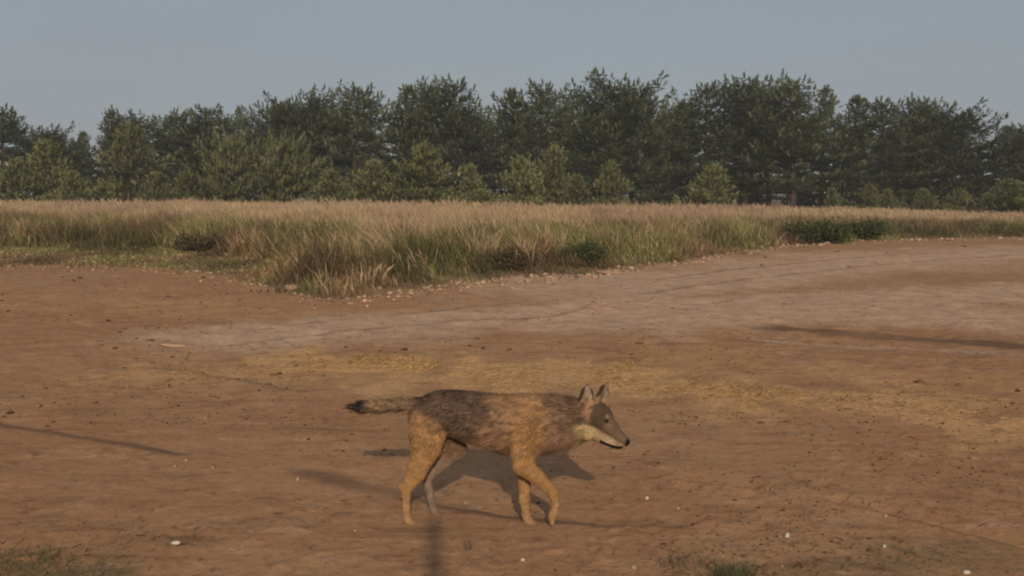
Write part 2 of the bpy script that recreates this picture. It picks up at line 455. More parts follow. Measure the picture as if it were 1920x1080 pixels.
def pine_meshes(name, seed, h, crown_base, radius, profile, whorl_gap, per_whorl, twig_gap, needle, col_a, col_b, col_tip, tip_share, rise, candles=1.0):
    """a pine as (trunk mesh, crown mesh): whorled limbs, twigs along them, a brush of needle blades on every twig"""
    rng = np.random.default_rng(seed); rnd = random.Random(seed)
    TV, TF, TC = [], [], []
    def add_tube(path, rad, sides, col):
        V, F = tube(path, rad, sides)
        o = len(TV); TV.extend(V); TF.extend([(a + o, b + o, c + o) for a, b, c in F]); TC.extend([col] * len(V))
    k = 10
    lean = rng.normal(0, 0.02, 2) * h
    tp = np.array([(lean[0] * (i / k) ** 1.5 + 0.04 * h * 0.15 * math.sin(3 * i / k + seed), lean[1] * (i / k) ** 1.5, h * 0.97 * i / k) for i in range(k + 1)])
    tr = np.array([0.016 * h * (1 - i / k) ** 0.8 + 0.012 for i in range(k + 1)])
    bark_lo, bark_hi = np.array((0.060, 0.045, 0.038)), np.array((0.11, 0.06, 0.038))
    V, F = tube(tp, tr, 8)
    TV.extend(V); TF.extend(F)
    for v in V:
        TC.append(bark_lo + (bark_hi - bark_lo) * min(1, max(0, v[2] / h * 1.6 - 0.4)))
    def trunk_at(z):
        f = min(z / (h * 0.97), 1) * k
        i = min(int(f), k - 1)
        return tp[i] + (tp[i + 1] - tp[i]) * (f - i)
    shoots = []                                     # (base, dir, length, colour)
    def shoot(p, d, l, c, sp=0.62):
        shoots.append((p, d / (np.linalg.norm(d) + 1e-9), l, c, sp))
    z = crown_base * 0.35 * h
    a0 = rnd.random() * 6.28
    while z < h * 0.985:
        t = (z / h - crown_base) / (1 - crown_base)
        dead = t < 0
        R = radius * h * (profile(max(t, 0)) if not dead else profile(0) * 0.55)
        n_b = max(3, int(per_whorl + rng.normal(0, 0.8)))
        a0 += 2.4 * rnd.random()
        for j in range(n_b):
            ang = a0 + 6.28 * j / n_b + rng.normal(0, 0.25)
            L = R * (1 + rng.normal(0, 0.30)) * (0.45 + 0.6 * rnd.random() if rnd.random() < 0.2 else 1)
            L = max(L, 0.08 * (1 if t > 0.9 else 2))
            b0 = trunk_at(min(z + rng.normal(0, 0.06 * whorl_gap * 3), h * 0.96))
            up = rise(max(t, 0)) + rng.normal(0, 0.12)
            dx = np.array((math.cos(ang), math.sin(ang), 0))
            m_ = 5
            path = []
            for q in range(m_ + 1):
                f = q / m_
                zz = up * L * f + 0.16 * L * f * f * (1 if not dead else -0.5) - 0.10 * L * math.sin(math.pi * f)
                path.append(b0 + dx * L * f + np.array((0, 0, zz)) + rng.normal(0, 0.015 * L, 3) * f)
            path = np.array(path)
            r0 = 0.010 + 0.012 * L
            add_tube(path[::1], [r0 * (1 - 0.8 * q / m_) for q in range(m_ + 1)], 3, (0.10, 0.065, 0.05) if not dead else (0.095, 0.075, 0.065))
            if dead:
                continue
            # side twigs carrying the needles, thickest on the outer part of the limb
            n_t = max(3, int(L / twig_gap))
            for q in range(n_t):
                f = 0.14 + 0.86 * (q + rnd.random()) / n_t
                ff = f * m_; i = min(int(ff), m_ - 1)
                p = path[i] + (path[i + 1] - path[i]) * (ff - i)
                side = 1 if q % 2 else -1
                perp = np.array((-dx[1], dx[0], 0)) * side
                tl = (0.22 + 0.36 * L * (1.10 - f)) * (0.6 + 0.8 * rnd.random())
                d = perp * 0.9 + dx * (0.55 + 0.3 * rnd.random()) + np.array((0, 0, 0.12 + 0.3 * rnd.random()))
                d /= np.linalg.norm(d)
                n_s = max(1, int(tl / (needle * 0.62)))
                cc = col_a + (col_b - col_a) * rnd.random()
                for s_ in range(n_s):
                    g = (s_ + 0.6) / n_s
                    pp = p + d * tl * g + rng.normal(0, 0.11, 3) * np.array((1, 1, 0.38))
                    dd = d + rng.normal(0, 0.30, 3) + np.array((0, 0, 0.15 + 0.25 * g))
                    c2 = cc * (0.85 + 0.3 * rnd.random())
                    if g > 0.6 and rnd.random() < tip_share:
                        c2 = col_tip * (0.85 + 0.3 * rnd.random())
                        dd = dd * 0.45 + np.array((0, 0, 1.0 * candles))
                        shoot(pp, dd, needle * (1.1 + 0.7 * rnd.random()), c2, 0.30)
                        continue
                    shoot(pp, dd, needle * (0.8 + 0.5 * rnd.random()), c2)
            shoot(path[-1], path[-1] - path[-2] + np.array((0, 0, 0.25 * L * candles)), needle * 1.5, col_tip if rnd.random() < tip_share * 1.6 else col_b, 0.34)
            if t > 0.45:                                  # upright leading shoots round the top
                shoot(path[-1] + np.array((0, 0, 0.1)), np.array((0.25 * dx[0], 0.25 * dx[1], 1.0)), needle * (1.2 + 0.8 * t), col_b, 0.30)
        z += whorl_gap * (0.75 + 0.5 * rnd.random()) * (1.15 - 0.5 * max(t, 0))
    for s_ in range(5):                              # leading shoots
        shoot(trunk_at(h * 0.96) + np.array((rng.normal(0, 0.06), rng.normal(0, 0.06), -0.05)), np.array((rng.normal(0, 0.25), rng.normal(0, 0.25), 1.0)), needle * 1.9, col_b, 0.28)
    # needle blades
    B = np.array([s[0] for s in shoots]); D = np.array([s[1] for s in shoots])
    Sp = np.array([s[4] for s in shoots]); Ls = np.array([s[2] for s in shoots]); Cc = np.array([s[3] for s in shoots])
    NB = 12
    M = len(B)
    base = np.repeat(B, NB, 0); dr = np.repeat(D, NB, 0); ll = np.repeat(Ls, NB); cc = np.repeat(Cc, NB, 0)
    rnd3 = rng.normal(0, 1, (M * NB, 3))
    nd = dr * 1.0 + np.repeat(Sp, NB)[:, None] * rnd3 / np.linalg.norm(rnd3, axis=1)[:, None]
    nd /= np.linalg.norm(nd, axis=1)[:, None]
    st = base + dr * (ll * rng.uniform(-0.35, 0.45, M * NB))[:, None]
    wv = np.cross(nd, rng.normal(0, 1, (M * NB, 3))); wv /= np.linalg.norm(wv, axis=1)[:, None] + 1e-9
    wd = (ll * 0.105)[:, None]
    ln = (ll * rng.uniform(0.6, 1.0, M * NB))[:, None]
    v0 = st - wv * wd; v1 = st + wv * wd; v2 = st + nd * ln
    V = np.stack([v0, v1, v2], 1).reshape(-1, 3)
    F = np.arange(M * NB * 3).reshape(-1, 3)
    cj = cc * rng.uniform(0.8, 1.2, (M * NB, 1))
    return mesh_from(name + '_trunk', TV, TF, np.array(TC), smooth=True), mesh_from(name + '_crown', V, F, np.repeat(cj, 3, 0)), M * NB

G_DARK, G_MID = np.array((0.050, 0.064, 0.036)), np.array((0.092, 0.110, 0.060))
G_TIP = np.array((0.150, 0.170, 0.100))
Y_DARK, Y_MID, Y_TIP = np.array((0.115, 0.128, 0.046)), np.array((0.172, 0.180, 0.068)), np.array((0.235, 0.236, 0.112))
cone = lambda t: (1 - t) ** 0.85 * (0.55 + 0.45 * min(1, t * 4 + 0.4))
dome = lambda t: max(0.0, 1 - (max(t, 0.0) ** 1.9)) ** 0.75 * (0.62 + 0.38 * min(1, t * 3.0))
oval = lambda t: (math.sin(math.pi * min(1, 0.22 + 0.78 * t)) ** 0.75) * 0.9 + 0.08 * (1 - t)
spire = lambda t: (1 - t) ** 1.05 * (0.72 + 0.28 * min(1, t * 5)) + 0.02
TALL = []
for i, (cb, rad, prof, gap, pw, rs) in enumerate([
        (0.10, 0.25, dome, 0.50, 6.0, lambda t: 0.06 + 1.1 * t ** 2),
        (0.06, 0.24, cone, 0.48, 6.2, lambda t: 0.02 + 0.95 * t ** 1.5),
        (0.16, 0.26, oval, 0.52, 6.0, lambda t: 0.08 + 1.2 * t ** 2),
        (0.12, 0.24, dome, 0.60, 5.6, lambda t: -0.02 + 1.0 * t ** 2),
        (0.20, 0.25, oval, 0.54, 5.6, lambda t: 0.12 + 1.0 * t ** 1.5),
        (0.08, 0.22, cone, 0.50, 5.8, lambda t: 0.05 + 0.8 * t)]):
    TALL.append(pine_meshes('tall_pine', 100 + i, 11.0, cb, rad, prof, gap * 1.3, pw, 0.105, 0.205, G_DARK, G_MID, G_TIP, 0.16, rs, 0.9))
YOUNG = []
for i, (rad, prof, gap, pw, rs) in enumerate([
        (0.27, spire, 0.36, 5.5, lambda t: 0.30 + 0.8 * t), (0.30, spire, 0.34, 6.0, lambda t: 0.40 + 0.6 * t),
        (0.24, spire, 0.36, 5.5, lambda t: 0.5 + 0.8 * t)]):
    YOUNG.append(pine_meshes('young_pine', 200 + i, 5.0, 0.03, rad, prof, gap, pw, 0.085, 0.165, Y_DARK, Y_MID, Y_TIP, 0.45, rs, 1.5))
BROAD = [pine_meshes('broad_pine', 300, 5.2, 0.04, 0.52, dome, 0.46, 7.0, 0.11, 0.20, (G_MID + Y_DARK) / 2, (G_MID + Y_MID) / 2, Y_TIP * 0.9, 0.42, lambda t: 0.18 + 0.7 * t, 1.5)]

def plant_tree(name, protos, k, px, top, width_px, D, label, cat, group, rz):
    """width_px: spread of the crown in the photograph; top: row of its highest shoot"""
    trunk, crown, _ = protos[k]
    p = at(px, 380, D)
    zg = float(ground_z(np.array([p[0]]), np.array([D]))[0])
    hgt = (at(px, top, D)[2] - zg) * (0.955 if protos is TALL else 0.96)
    ph = 11.0 if protos is TALL else (5.0 if protos is YOUNG else 5.2)
    if protos is TALL: pr = (0.25, 0.24, 0.26, 0.24, 0.25, 0.22)[k] * 11.0 * 2
    elif protos is YOUNG: pr = (0.27, 0.30, 0.24)[k] * 5.0 * 2
    else: pr = 0.52 * 5.2 * 2
    sxy = width_px * D / FPX / pr
    r = empty(name, (p[0], D, zg - 0.05), rz)
    q = random.Random(int(px * 7 + top))
    r.scale = (sxy * q.uniform(0.9, 1.12), sxy * q.uniform(0.9, 1.12), hgt / ph)
    r.rotation_euler = (q.gauss(0, 0.035), q.gauss(0, 0.035), rz)
    tag(r, label, cat, group)
    link('trunk', trunk, MAT_BARK, r)
    link('crown', crown, MAT_NEEDLE, r)
    return r


GT = 'tall pines along the front of the wood'
# (column, row of the top, spread in px, distance, shape, label) measured in the photograph
TALL_TREES = [
    (6, 198, 150, 86, 0, 'dark round-topped pine cut by the left edge of the picture'),
    (104, 238, 120, 84, 2, 'lower grey-green pine in the skyline dip beside the leftmost pine'),
    (160, 240, 62, 95, 1, 'small dark pine top in the lowest skyline dip near the left edge'),
    (216, 197, 80, 88, 5, 'dark pine with a pointed crown rising right of the low skyline dip'),
    (262, 213, 110, 90, 2, 'pine directly right of the dark pointed pine near the left side'),
    (334, 207, 110, 91, 0, 'rounded pine top above the left end of the broad bushy pine'),
    (392, 196, 130, 90, 3, 'wide rounded pine behind the left half of the broad bushy pine'),
    (450, 189, 40, 104, 1, 'thin dark spire poking just above the skyline behind the broad bushy pine'),
    (492, 193, 110, 92, 4, 'pine directly right of the thin dark skyline spire'),
    (548, 188, 120, 90, 0, 'pine behind the right end of the broad bushy pine'),
    (606, 167, 130, 90, 2, 'tall pine where the skyline steps up left of centre'),
    (664, 155, 120, 88, 3, 'tall pine at the left lip of the narrow notch left of centre'),
    (742, 147, 130, 88, 1, 'tall pine at the right lip of the narrow notch left of centre'),
    (800, 154, 120, 92, 4, 'pine between the two peaks left of the deep central notch'),
    (850, 145, 130, 89, 0, 'tall pine at the left lip of the deep central notch'),
    (912, 212, 80, 95, 2, 'low pine filling the bottom of the deep central notch'),
    (962, 156, 120, 90, 5, 'tall pine at the right lip of the deep central notch'),
    (1014, 149, 140, 88, 0, 'broad tall pine second right of the deep central notch'),
    (1074, 164, 115, 93, 3, 'slightly lower pine left of the highest pine near the centre'),
    (1140, 143, 140, 88, 2, 'highest pine near the centre of the wood with feathery top'),
    (1184, 160, 115, 92, 4, 'pine on the right flank of the highest central pine'),
    (1222, 181, 80, 89, 1, 'narrow pine at the left lip of the shallow dip right of centre'),
    (1264, 181, 95, 90, 5, 'narrow pine at the right lip of the shallow dip right of centre'),
    (1320, 150, 130, 88, 3, 'pine with single pointed top right of the shallow dip'),
    (1396, 142, 150, 87, 0, 'broad crowned pine, highest in the right half of the wood'),
    (1442, 151, 135, 91, 2, 'pine half hidden behind the highest pine of the right half'),
    (1486, 147, 140, 86, 4, 'tall broad pine with its bare lower trunk showing above the grass'),
    (1540, 150, 90, 93, 5, 'pine with a thin ragged spire above the dark shrubs on the right'),
    (1588, 169, 125, 88, 1, 'sloping pine at the left lip of the deep notch on the right'),
    (1668, 179, 130, 88, 3, 'dark pine at the right lip of the deep notch on the right'),
    (1706, 182, 120, 92, 0, 'pine second right of the deep notch on the right'),
    (1746, 190, 120, 90, 2, 'pine third right of the deep notch on the right'),
    (1802, 208, 130, 88, 4, 'lower pine where the skyline falls towards the right edge'),
    (1872, 229, 110, 92, 1, 'small dark pine top after the last skyline step near the right edge'),
    (1925, 231, 120, 88, 0, 'pine cut off by the right edge of the picture'),
]
rr = random.Random(7)
for (px, top, wpx, D, k, lab) in TALL_TREES:
    plant_tree('pine_tree', TALL, k, px, top, wpx * 1.27, D, lab, 'tree', GT, rr.random() * 6.28)

GY = 'young pines in front of the wood'
YOUNG_TREES = [
    (30, 292, 110, 74, 0, 'young green pine at the far left edge of the grass'),
    (100, 262, 110, 78, 2, 'taller young pine second from the left edge'),
    (140, 318, 90, 70, 1, 'short bushy young pine third from the left edge'),
    (248, 226, 150, 80, 0, 'tallest pale green young pine, on the left below the pointed dark pine'),
    (300, 322, 80, 72, 2, 'short young pine at the right foot of the tallest pale young pine'),
    (352, 318, 90, 76, 1, 'young pine left of the broad bushy pine'),
    (618, 316, 90, 70, 2, 'yellow-green young pine right of the broad bushy pine'),
    (700, 297, 100, 73, 1, 'yellow-green young pine left of the large central young pine'),
    (796, 264, 140, 74, 0, 'largest young pine in the middle with a pointed top'),
    (876, 306, 62, 76, 2, 'slim young pine right of the largest central young pine'),
    (912, 352, 70, 70, 1, 'low young pine tuft between the two central groups of young pines'),
    (984, 287, 90, 70, 0, 'bright green conical young pine just right of centre'),
    (1034, 270, 100, 78, 1, 'taller dull young pine behind the bright conical one'),
    (1086, 326, 76, 73, 2, 'short young pine between the dull tall one and the pale one'),
    (1144, 298, 90, 71, 0, 'pale young pine at the right end of the central group'),
    (1326, 306, 96, 80, 1, 'dark young pine standing alone under the tall pines right of centre'),
    (1562, 352, 44, 76, 2, 'tiny young pine leftmost of the small row on the right'),
    (1630, 342, 58, 75, 0, 'small pointed young pine above the right dark shrub'),
    (1664, 352, 46, 77, 2, 'tiny young pine right of the small pointed one'),
    (1730, 352, 58, 76, 1, 'small rounded young pine in the row on the right'),
    (1800, 350, 54, 78, 0, 'small young pine left of the dense one at the right edge'),
    (1880, 334, 110, 74, 1, 'dense young pine near the right edge of the picture'),
]
for (px, top, wpx, D, k, lab) in YOUNG_TREES:
    plant_tree('young_pine', YOUNG, k, px, top, wpx * 1.1, D, lab, 'tree', GY, rr.random() * 6.28)
plant_tree('broad_pine', BROAD, 0, 432, 262, 130, 75, 'broad bushy pine left of centre, left one of a round pair', 'tree', GY, 1.0)
plant_tree('broad_pine', BROAD, 0, 528, 264, 150, 76, 'broad bushy pine left of centre, right one of a round pair', 'tree', GY, 3.4)

def wood_behind():
    """the depth of the wood, which reads as one dark mass behind the front trees"""
    rng = np.random.default_rng(5)
    V, F, C = [], [], []; off = 0
    def grab(me):
        n = len(me.vertices); v = np.empty(n * 3, np.float32); me.vertices.foreach_get('co', v)
        f = np.empty(len(me.loops), np.int32); me.loops.foreach_get('vertex_index', f)
        c = np.empty(n * 4, np.float32); me.color_attributes['Col'].data.foreach_get('color', c)
        return v.reshape(-1, 3), f.reshape(-1, 3), c.reshape(-1, 4)[:, :3]
    data = [(grab(t), grab(c)) for t, c, _ in TALL[:4]]
    spots = []
    for row, D in enumerate((97, 106, 116)):
        for x in np.arange(-92, 93, 5.2):
            spots.append((x + rng.normal(0, 1.2), D + rng.normal(0, 2.2), row))
    for x in np.arange(-94, 95, 2.3):
        spots.append((x + rng.normal(0, 0.8), 102 + rng.normal(0, 1.5), 3))
    for x in np.arange(-94, 95, 2.6):                # saplings and dead growth under the wood's edge
        spots.append((x + rng.normal(0, 0.8), 96 + rng.normal(0, 1.5), 3))
    for (x, D, row) in spots:
        px = 960 + x / D * FPX
        top = np.interp(px, [-500, 0, 160, 400, 700, 900, 1300, 1640, 1900, 2500], [222, 222, 250, 212, 184, 214, 188, 228, 246, 246]) + rng.uniform(0, 24)
        hgt = CAM_H + (YH - top) * D / FPX
        if abs(px - 960) > 1010: hgt = rng.uniform(7.5, 10.5)
        if row == 3: hgt = rng.uniform(2.2, 3.6)
        (tv, tf, tcol), (cv, cf, ccol) = data[rng.integers(0, 4)]
        a = rng.uniform(0, 6.28); ca, sa = math.cos(a), math.sin(a)
        s = hgt / 11.0; sxy = s * rng.uniform(1.0, 1.25) * (1.5 if row == 3 else 1)
        keep = rng.random(len(cf)) < min(1, (3200, 3200, 2400, 900)[row] / len(cf))
        cfk = cf[keep]
        cvk = cv[cfk.ravel()].reshape(-1, 3, 3)
        ctr = cvk.mean(1, keepdims=True); cvk = (ctr + (cvk - ctr) * 3.0).reshape(-1, 3)
        cck = ccol[cfk.ravel()]
        for v, f, c in ((cvk, np.arange(len(cvk)).reshape(-1, 3), cck), (tv, tf, tcol)) if row == 0 else ((cvk, np.arange(len(cvk)).reshape(-1, 3), cck),):
            w = np.stack([(v[:, 0] * ca - v[:, 1] * sa) * sxy + x, (v[:, 0] * sa + v[:, 1] * ca) * sxy + D, v[:, 2] * s], -1)
            V.append(w); F.append(f + off); C.append(c); off += len(v)
    o = link('pine_wood', mesh_from('pine_wood', np.concatenate(V), np.concatenate(F), np.concatenate(C)), MAT_NEEDLE)
    tag(o, 'dark depth of the pine wood behind the front trees', 'wood', kind='stuff')
wood_behind()

# ------------------------------------------------------------------ grass
MAT_GRASS = attr_mat('grass_blades', 0.8, 0.15, 0.6, 0.18, translucent=0.25)

def blades(x, y, h, lean, w, c0, c1, c2, rng, head=False):
    """ribbons: base, middle, tip; lean is an (n,2) sideways throw of the tip; head widens the upper part into a seed plume"""
    n = len(x)
    z = ground_z(x, y) - 0.01
    b = np.stack([x, y, z], -1)
    a = rng.uniform(-0.9, 0.9, n)
    wv = np.stack([np.cos(a), np.sin(a), np.zeros(n)], -1) * w[:, None]
    L3 = np.concatenate([lean, np.zeros((n, 1))], 1)
    up = np.zeros((n, 3)); up[:, 2] = 1
    def pt(f): return b + up * (h * f * (1 - 0.10 * f))[:, None] + L3 * (f ** 1.8)
    if head:
        ws = (0.5, 0.4, 1.5)
        fs = (0, 0.55, 0.82)
    else:
        ws = (1.0, 0.85, 0.55)
        fs = (0, 0.42, 0.75)
    P = []
    P.append(pt(0.0))
    for f, s in zip(fs[1:], ws[1:]):
        P += [pt(f) - wv * s, pt(f) + wv * s]
    P.append(pt(1.0))
    V = np.stack(P, 1).reshape(-1, 3)
    i = np.arange(n)[:, None] * 6
    F = np.concatenate([i + np.array(t) for t in ((0, 2, 1), (1, 2, 4), (1, 4, 3), (3, 4, 5))], 0)
    C = np.stack([c0, c1, c1, (c1 + c2) / 2 if not head else c2, (c1 + c2) / 2 if not head else c2, c2], 1).reshape(-1, 3)
    return V, F, C

def merge(parts):
    V, F, C, o = [], [], [], 0
    for v, f, c in parts:
        V.append(v); F.append(f + o); C.append(c); o += len(v)
    return np.concatenate(V), np.concatenate(F), np.concatenate(C)

def sample(rng, n, d0, d1, half=0.56, power=1.0):
    """random ground points in front of the camera's side of the wood"""
    y = np.sqrt(rng.uniform(d0 ** 2, d1 ** 2, n)) if power == 1 else rng.uniform(d0, d1, n)
    x = rng.uniform(-1, 1, n) * (half * y + 2.0)
    return x, y

STRAW0, STRAW1, STRAW2 = np.array((0.15, 0.115, 0.055)), np.array((0.31, 0.228, 0.128)), np.array((0.40, 0.290, 0.182))
GRN0, GRN1, GRN2 = np.array((0.058, 0.064, 0.024)), np.array((0.112, 0.115, 0.040)), np.array((0.175, 0.158, 0.064))
BRN0, BRN1, BRN2 = np.array((0.085, 0.056, 0.032)), np.array((0.150, 0.096, 0.052)), np.array((0.215, 0.136, 0.076))

def dry_height(x, y):
    t = x / np.maximum(y, 1)
    hh = np.interp(t, [-0.6, -0.45, -0.2, 0.0, 0.2, 0.3, 0.45, 0.6], [1.12, 1.12, 1.14, 1.16, 1.05, 0.84, 0.60, 0.55])
    return 0.95 * hh * (1 + 0.42 * fbm(x * 0.35, y * 0.25, 2, 201) + 0.42 * fbm(x * 1.5, y * 0.9, 2, 205))

def tall_grass():
    rng = np.random.default_rng(11)
    parts = []
    for n, d0, d1, wid in ((190000, 19, 50, 0.0075), (60000, 50, 80, 0.016)):
        x, y = sample(rng, n, d0, d1)
        e = edge_dist(x, y)
        t = x / y
        start = np.interp(t, [-0.6, -0.25, -0.16, -0.05, 0.2, 0.3, 0.6], [11.0, 10.5, 9.0, 7.5, 8.0, 8.0, 7.0])
        patch = fbm(x * 0.4, y * 0.3, 3, 211)
        k = (e > start + 5.0 * patch) & (rng.random(n) < np.clip(0.15 + (e - start) / 7.0, 0, 1))
        x, y, e = x[k], y[k], e[k]; n2 = len(x)
        h = dry_height(x, y) * rng.uniform(0.62, 1.05, n2) * (0.62 + 0.38 * sstep(0, 7, e - start[k]))
        lean = np.stack([rng.normal(-0.16, 0.22, n2) * h, rng.normal(0, 0.16, n2) * h], -1)
        var = rng.uniform(0.78, 1.22, (n2, 1))
        red = sstep(-0.2, 0.3, fbm(x * 0.25, y * 0.2, 2, 221))[:, None]
        pale = rng.random((n2, 1)) ** 4
        c0 = STRAW0 * 0.7 + GRN1 * 0.5
        c2 = STRAW2 * (1 - 0.18 * red) + np.array((0.02, 0.0, 0.015)) * red + pale * np.array((0.16, 0.13, 0.08))
        parts.append(blades(x, y, h, lean, wid * rng.uniform(0.6, 1.4, n2), np.tile(c0, (n2, 1)) * var, np.tile(STRAW1, (n2, 1)) * var, c2 * var, rng, head=True))
    V, F, C = merge(parts)
    tag(link('tall_dry_grass', mesh_from('tall_dry_grass', V, F, C), MAT_GRASS), 'tall pale dry grass standing between the bare field and the pines', 'grass', kind='stuff')

def green_grass():
    rng = np.random.default_rng(12)
    n = 260000
    x, y = sample(rng, n, 16, 52)
    e = edge_dist(x, y)
    t = x / y
    patch = fbm(x * 0.5, y * 0.35, 3, 231); tuft = fbm(x * 1.6, y * 1.1, 2, 241)
    depth = np.interp(t, [-0.6, -0.2, -0.1, 0.2, 0.6], [15, 15, 12, 13, 11])
    k = (e > -1.8) & (e < depth) & (rng.random(n) < np.clip(0.25 + 1.1 * (tuft + 0.45), 0.05, 1)) & (rng.random(n) < np.clip(0.35 + e * 0.4 + 1.2 * tuft, 0.03, 1))
    x, y, e, t, patch, tuft = (q[k] for q in (x, y, e, t, patch, tuft)); n2 = len(x)
    short = sstep(-0.17, -0.24, t) * sstep(7.2, 5.6, e + 2 * patch)              # the low turf on the left
    hh = 0.08 + 0.14 * sstep(-1, 0.5, e) + 0.62 * sstep(0.2, 3.5, e) + 0.6 * np.clip(tuft, -0.3, 0.5) * sstep(-1, 1, e)
    hh = hh * np.interp(t, [-0.2, 0.2, 0.4], [1, 0.9, 0.62])
    hh = np.maximum(hh * (1 - short) + 0.10 * short, 0.06)
    h = hh * rng.uniform(0.5, 1.15, n2)
    lean = np.stack([rng.normal(-0.12, 0.32, n2) * h, rng.normal(-0.05, 0.25, n2) * h], -1)
    brown = sstep(0.02, 0.22, patch + 0.34 * np.exp(-((t + 0.14) / 0.07) ** 2) * sstep(6, 2, e) + rng.normal(0, 0.06, n2) + 0.10 * sstep(1.4, 0, e))[:, None]
    dry = (rng.random((n2, 1)) < 0.16)
    var = rng.uniform(0.7, 1.3, (n2, 1)) * (0.62 + 0.75 * sstep(-0.25, 0.25, fbm(x * 0.9, y * 0.5, 2, 281)))[:, None]
    def mixc(g, b, s): 
        c = g * (1 - brown) + b * brown
        return np.where(dry, s, c) * var
    c0, c1, c2 = mixc(GRN0, BRN0, STRAW0), mixc(GRN1, BRN1, STRAW1), mixc(GRN2, BRN2, STRAW2)
    sh = short[:, None]
    c2 = c2 * (1 - 0.45 * sh) + 0.45 * sh * np.array((0.22, 0.17, 0.075)) * var
    V, F, C = blades(x, y, h, lean, 0.011 * rng.uniform(0.6, 1.5, n2) * (1 + 0.7 * short), c0, c1, c2, rng)
    tag(link('green_grass', mesh_from('green_grass', V, F, C), MAT_GRASS), 'low green and brown grass along the rim of the bare field', 'grass', kind='stuff')

def pale_stems():
    """single pale stems and leaning sheaves that stand out in front of the darker growth"""
    rng = np.random.default_rng(13)
    parts = []
    for (px, D, n, spread, hgt, lx) in ((718, 23.5, 46, 0.35, 1.05, -0.35), (745, 24.5, 60, 0.40, 1.2, -0.4), (872, 25.5, 60, 0.45, 1.15, -0.25), (905, 25.0, 46, 0.3, 1.1, 0.1),
                                        (985, 25.0, 26, 0.25, 0.95, 0.05), (1040, 27, 40, 0.5, 1.05, -0.2), (1150, 29, 36, 0.5, 1.05, -0.3), (1210, 31, 30, 0.5, 1.0, 0.1),
                                        (640, 24, 40, 0.5, 0.9, -0.3), (560, 30, 40, 0.7, 0.95, -0.3), (460, 36, 40, 0.8, 0.9, -0.35), (320, 37, 50, 0.6, 1.05, -0.45), (330, 38, 30, 0.6, 1.1, 0.2),
                                        (180, 38, 36, 0.8, 0.95, 0.3), (1320, 35, 36, 0.6, 0.95, -0.2), (1400, 38, 36, 0.6, 0.9, -0.2), (1480, 41, 30, 0.5, 0.85, 0.1),
                                        (700, 20.5, 20, 0.3, 0.5, 0.3), (790, 22, 26, 0.4, 0.7, -0.2), (1700, 46, 36, 1.2, 0.6, -0.2), (1850, 46, 30, 1.2, 0.5, 0.2)):
        c = at(px, 500, D)
        x = c[0] + rng.normal(0, spread * 0.5, n); y = D + rng.normal(0, 0.4, n)
        h = hgt * rng.uniform(0.6, 1.1, n)
        lean = np.stack([(lx + rng.normal(0, 0.22, n)) * h, rng.normal(-0.05, 0.15, n) * h], -1)
        var = rng.uniform(0.9, 1.35, (n, 1))
        parts.append(blades(x, y, h, lean, 0.0065 * rng.uniform(0.6, 1.4, n), np.tile(STRAW1 * 0.7, (n, 1)) * var, np.tile(STRAW1 * 0.95, (n, 1)) * var, np.tile(STRAW2 * 0.95, (n, 1)) * var, rng, head=True))
    V, F, C = merge(parts)
    tag(link('pale_grass_stems', mesh_from('pale_grass_stems', V, F, C), MAT_GRASS), 'loose sheaves of pale leaning stems in front of the green growth', 'grass', kind='stuff')
tall_grass(); green_grass(); pale_stems()

# ------------------------------------------------------------------ dark shrubs in the grass
MAT_LEAF = attr_mat('shrub_leaves', 0.75, 0.2, 6.0, 0.25, translucent=0.15)

def shrub(px, py, D, wx, hz, col, label, seed):
    rng = np.random.default_rng(seed)
    c = at(px, py, D); zg = float(ground_z(np.array([c[0]]), np.array([D]))[0])
    r = empty('low_shrub', (c[0], D, zg)); tag(r, label, 'shrub', 'dark shrubs in the grass')
    TV, TF, TC = [], [], []
    tips = []
    for i in range(26):
        a = rng.uniform(0, 6.28); q = rng.uniform(0.15, 1) ** 0.6
        end = np.array((math.cos(a) * wx * 0.5 * q, math.sin(a) * wx * 0.38 * q, hz * (1.0 - 0.55 * q * q) * rng.uniform(0.75, 1.08)))
        mid = end * 0.5 + np.array((0, 0, hz * 0.12)) + rng.normal(0, 0.03, 3)
        path = np.array([(0.03 * math.cos(a), 0.03 * math.sin(a), -0.02), mid, end])
        V, F = tube(path, [0.014, 0.009, 0.004], 4)
        o = len(TV); TV += V; TF += [(p + o, s + o, t + o) for p, s, t in F]; TC += [(0.07, 0.05, 0.035)] * len(V)
        tips.append(path)
    n = 4200
    ti = rng.integers(0, len(tips), n); f = rng.uniform(0.25, 1.05, n)
    P = np.array([tips[i][1] + (tips[i][2] - tips[i][1]) * ((g - 0.5) * 2) if g > 0.5 else tips[i][0] + (tips[i][1] - tips[i][0]) * g * 2 for i, g in zip(ti, f)])
    P = P + rng.normal(0, 1, (n, 3)) * np.array((0.10, 0.09, 0.07)) * (wx / 1.6)
    P[:, 2] = np.maximum(P[:, 2], 0.01)
    d = rng.normal(0, 1, (n, 3)) + np.array((0, 0, 0.9)); d /= np.linalg.norm(d, axis=1)[:, None]
    w = np.cross(d, rng.normal(0, 1, (n, 3))); w /= np.linalg.norm(w, axis=1)[:, None]
    L = rng.uniform(0.05, 0.10, (n, 1)) * (wx / 1.8); W = L * 0.26
    V = np.stack([P, P + d * L * 0.5 + w * W, P + d * L, P + d * L * 0.5 - w * W], 1).reshape(-1, 3)
    i = np.arange(n)[:, None] * 4
    F = np.concatenate([i + np.array((0, 1, 2)), i + np.array((0, 2, 3))], 0)
    C = np.repeat(col * rng.uniform(0.65, 1.4, (n, 1)), 4, 0)
    link('stem', mesh_from('shrub_stem', TV, TF, np.array(TC)), MAT_BARK, r)
    link('foliage', mesh_from('shrub_foliage', V, F, C), MAT_LEAF, r)

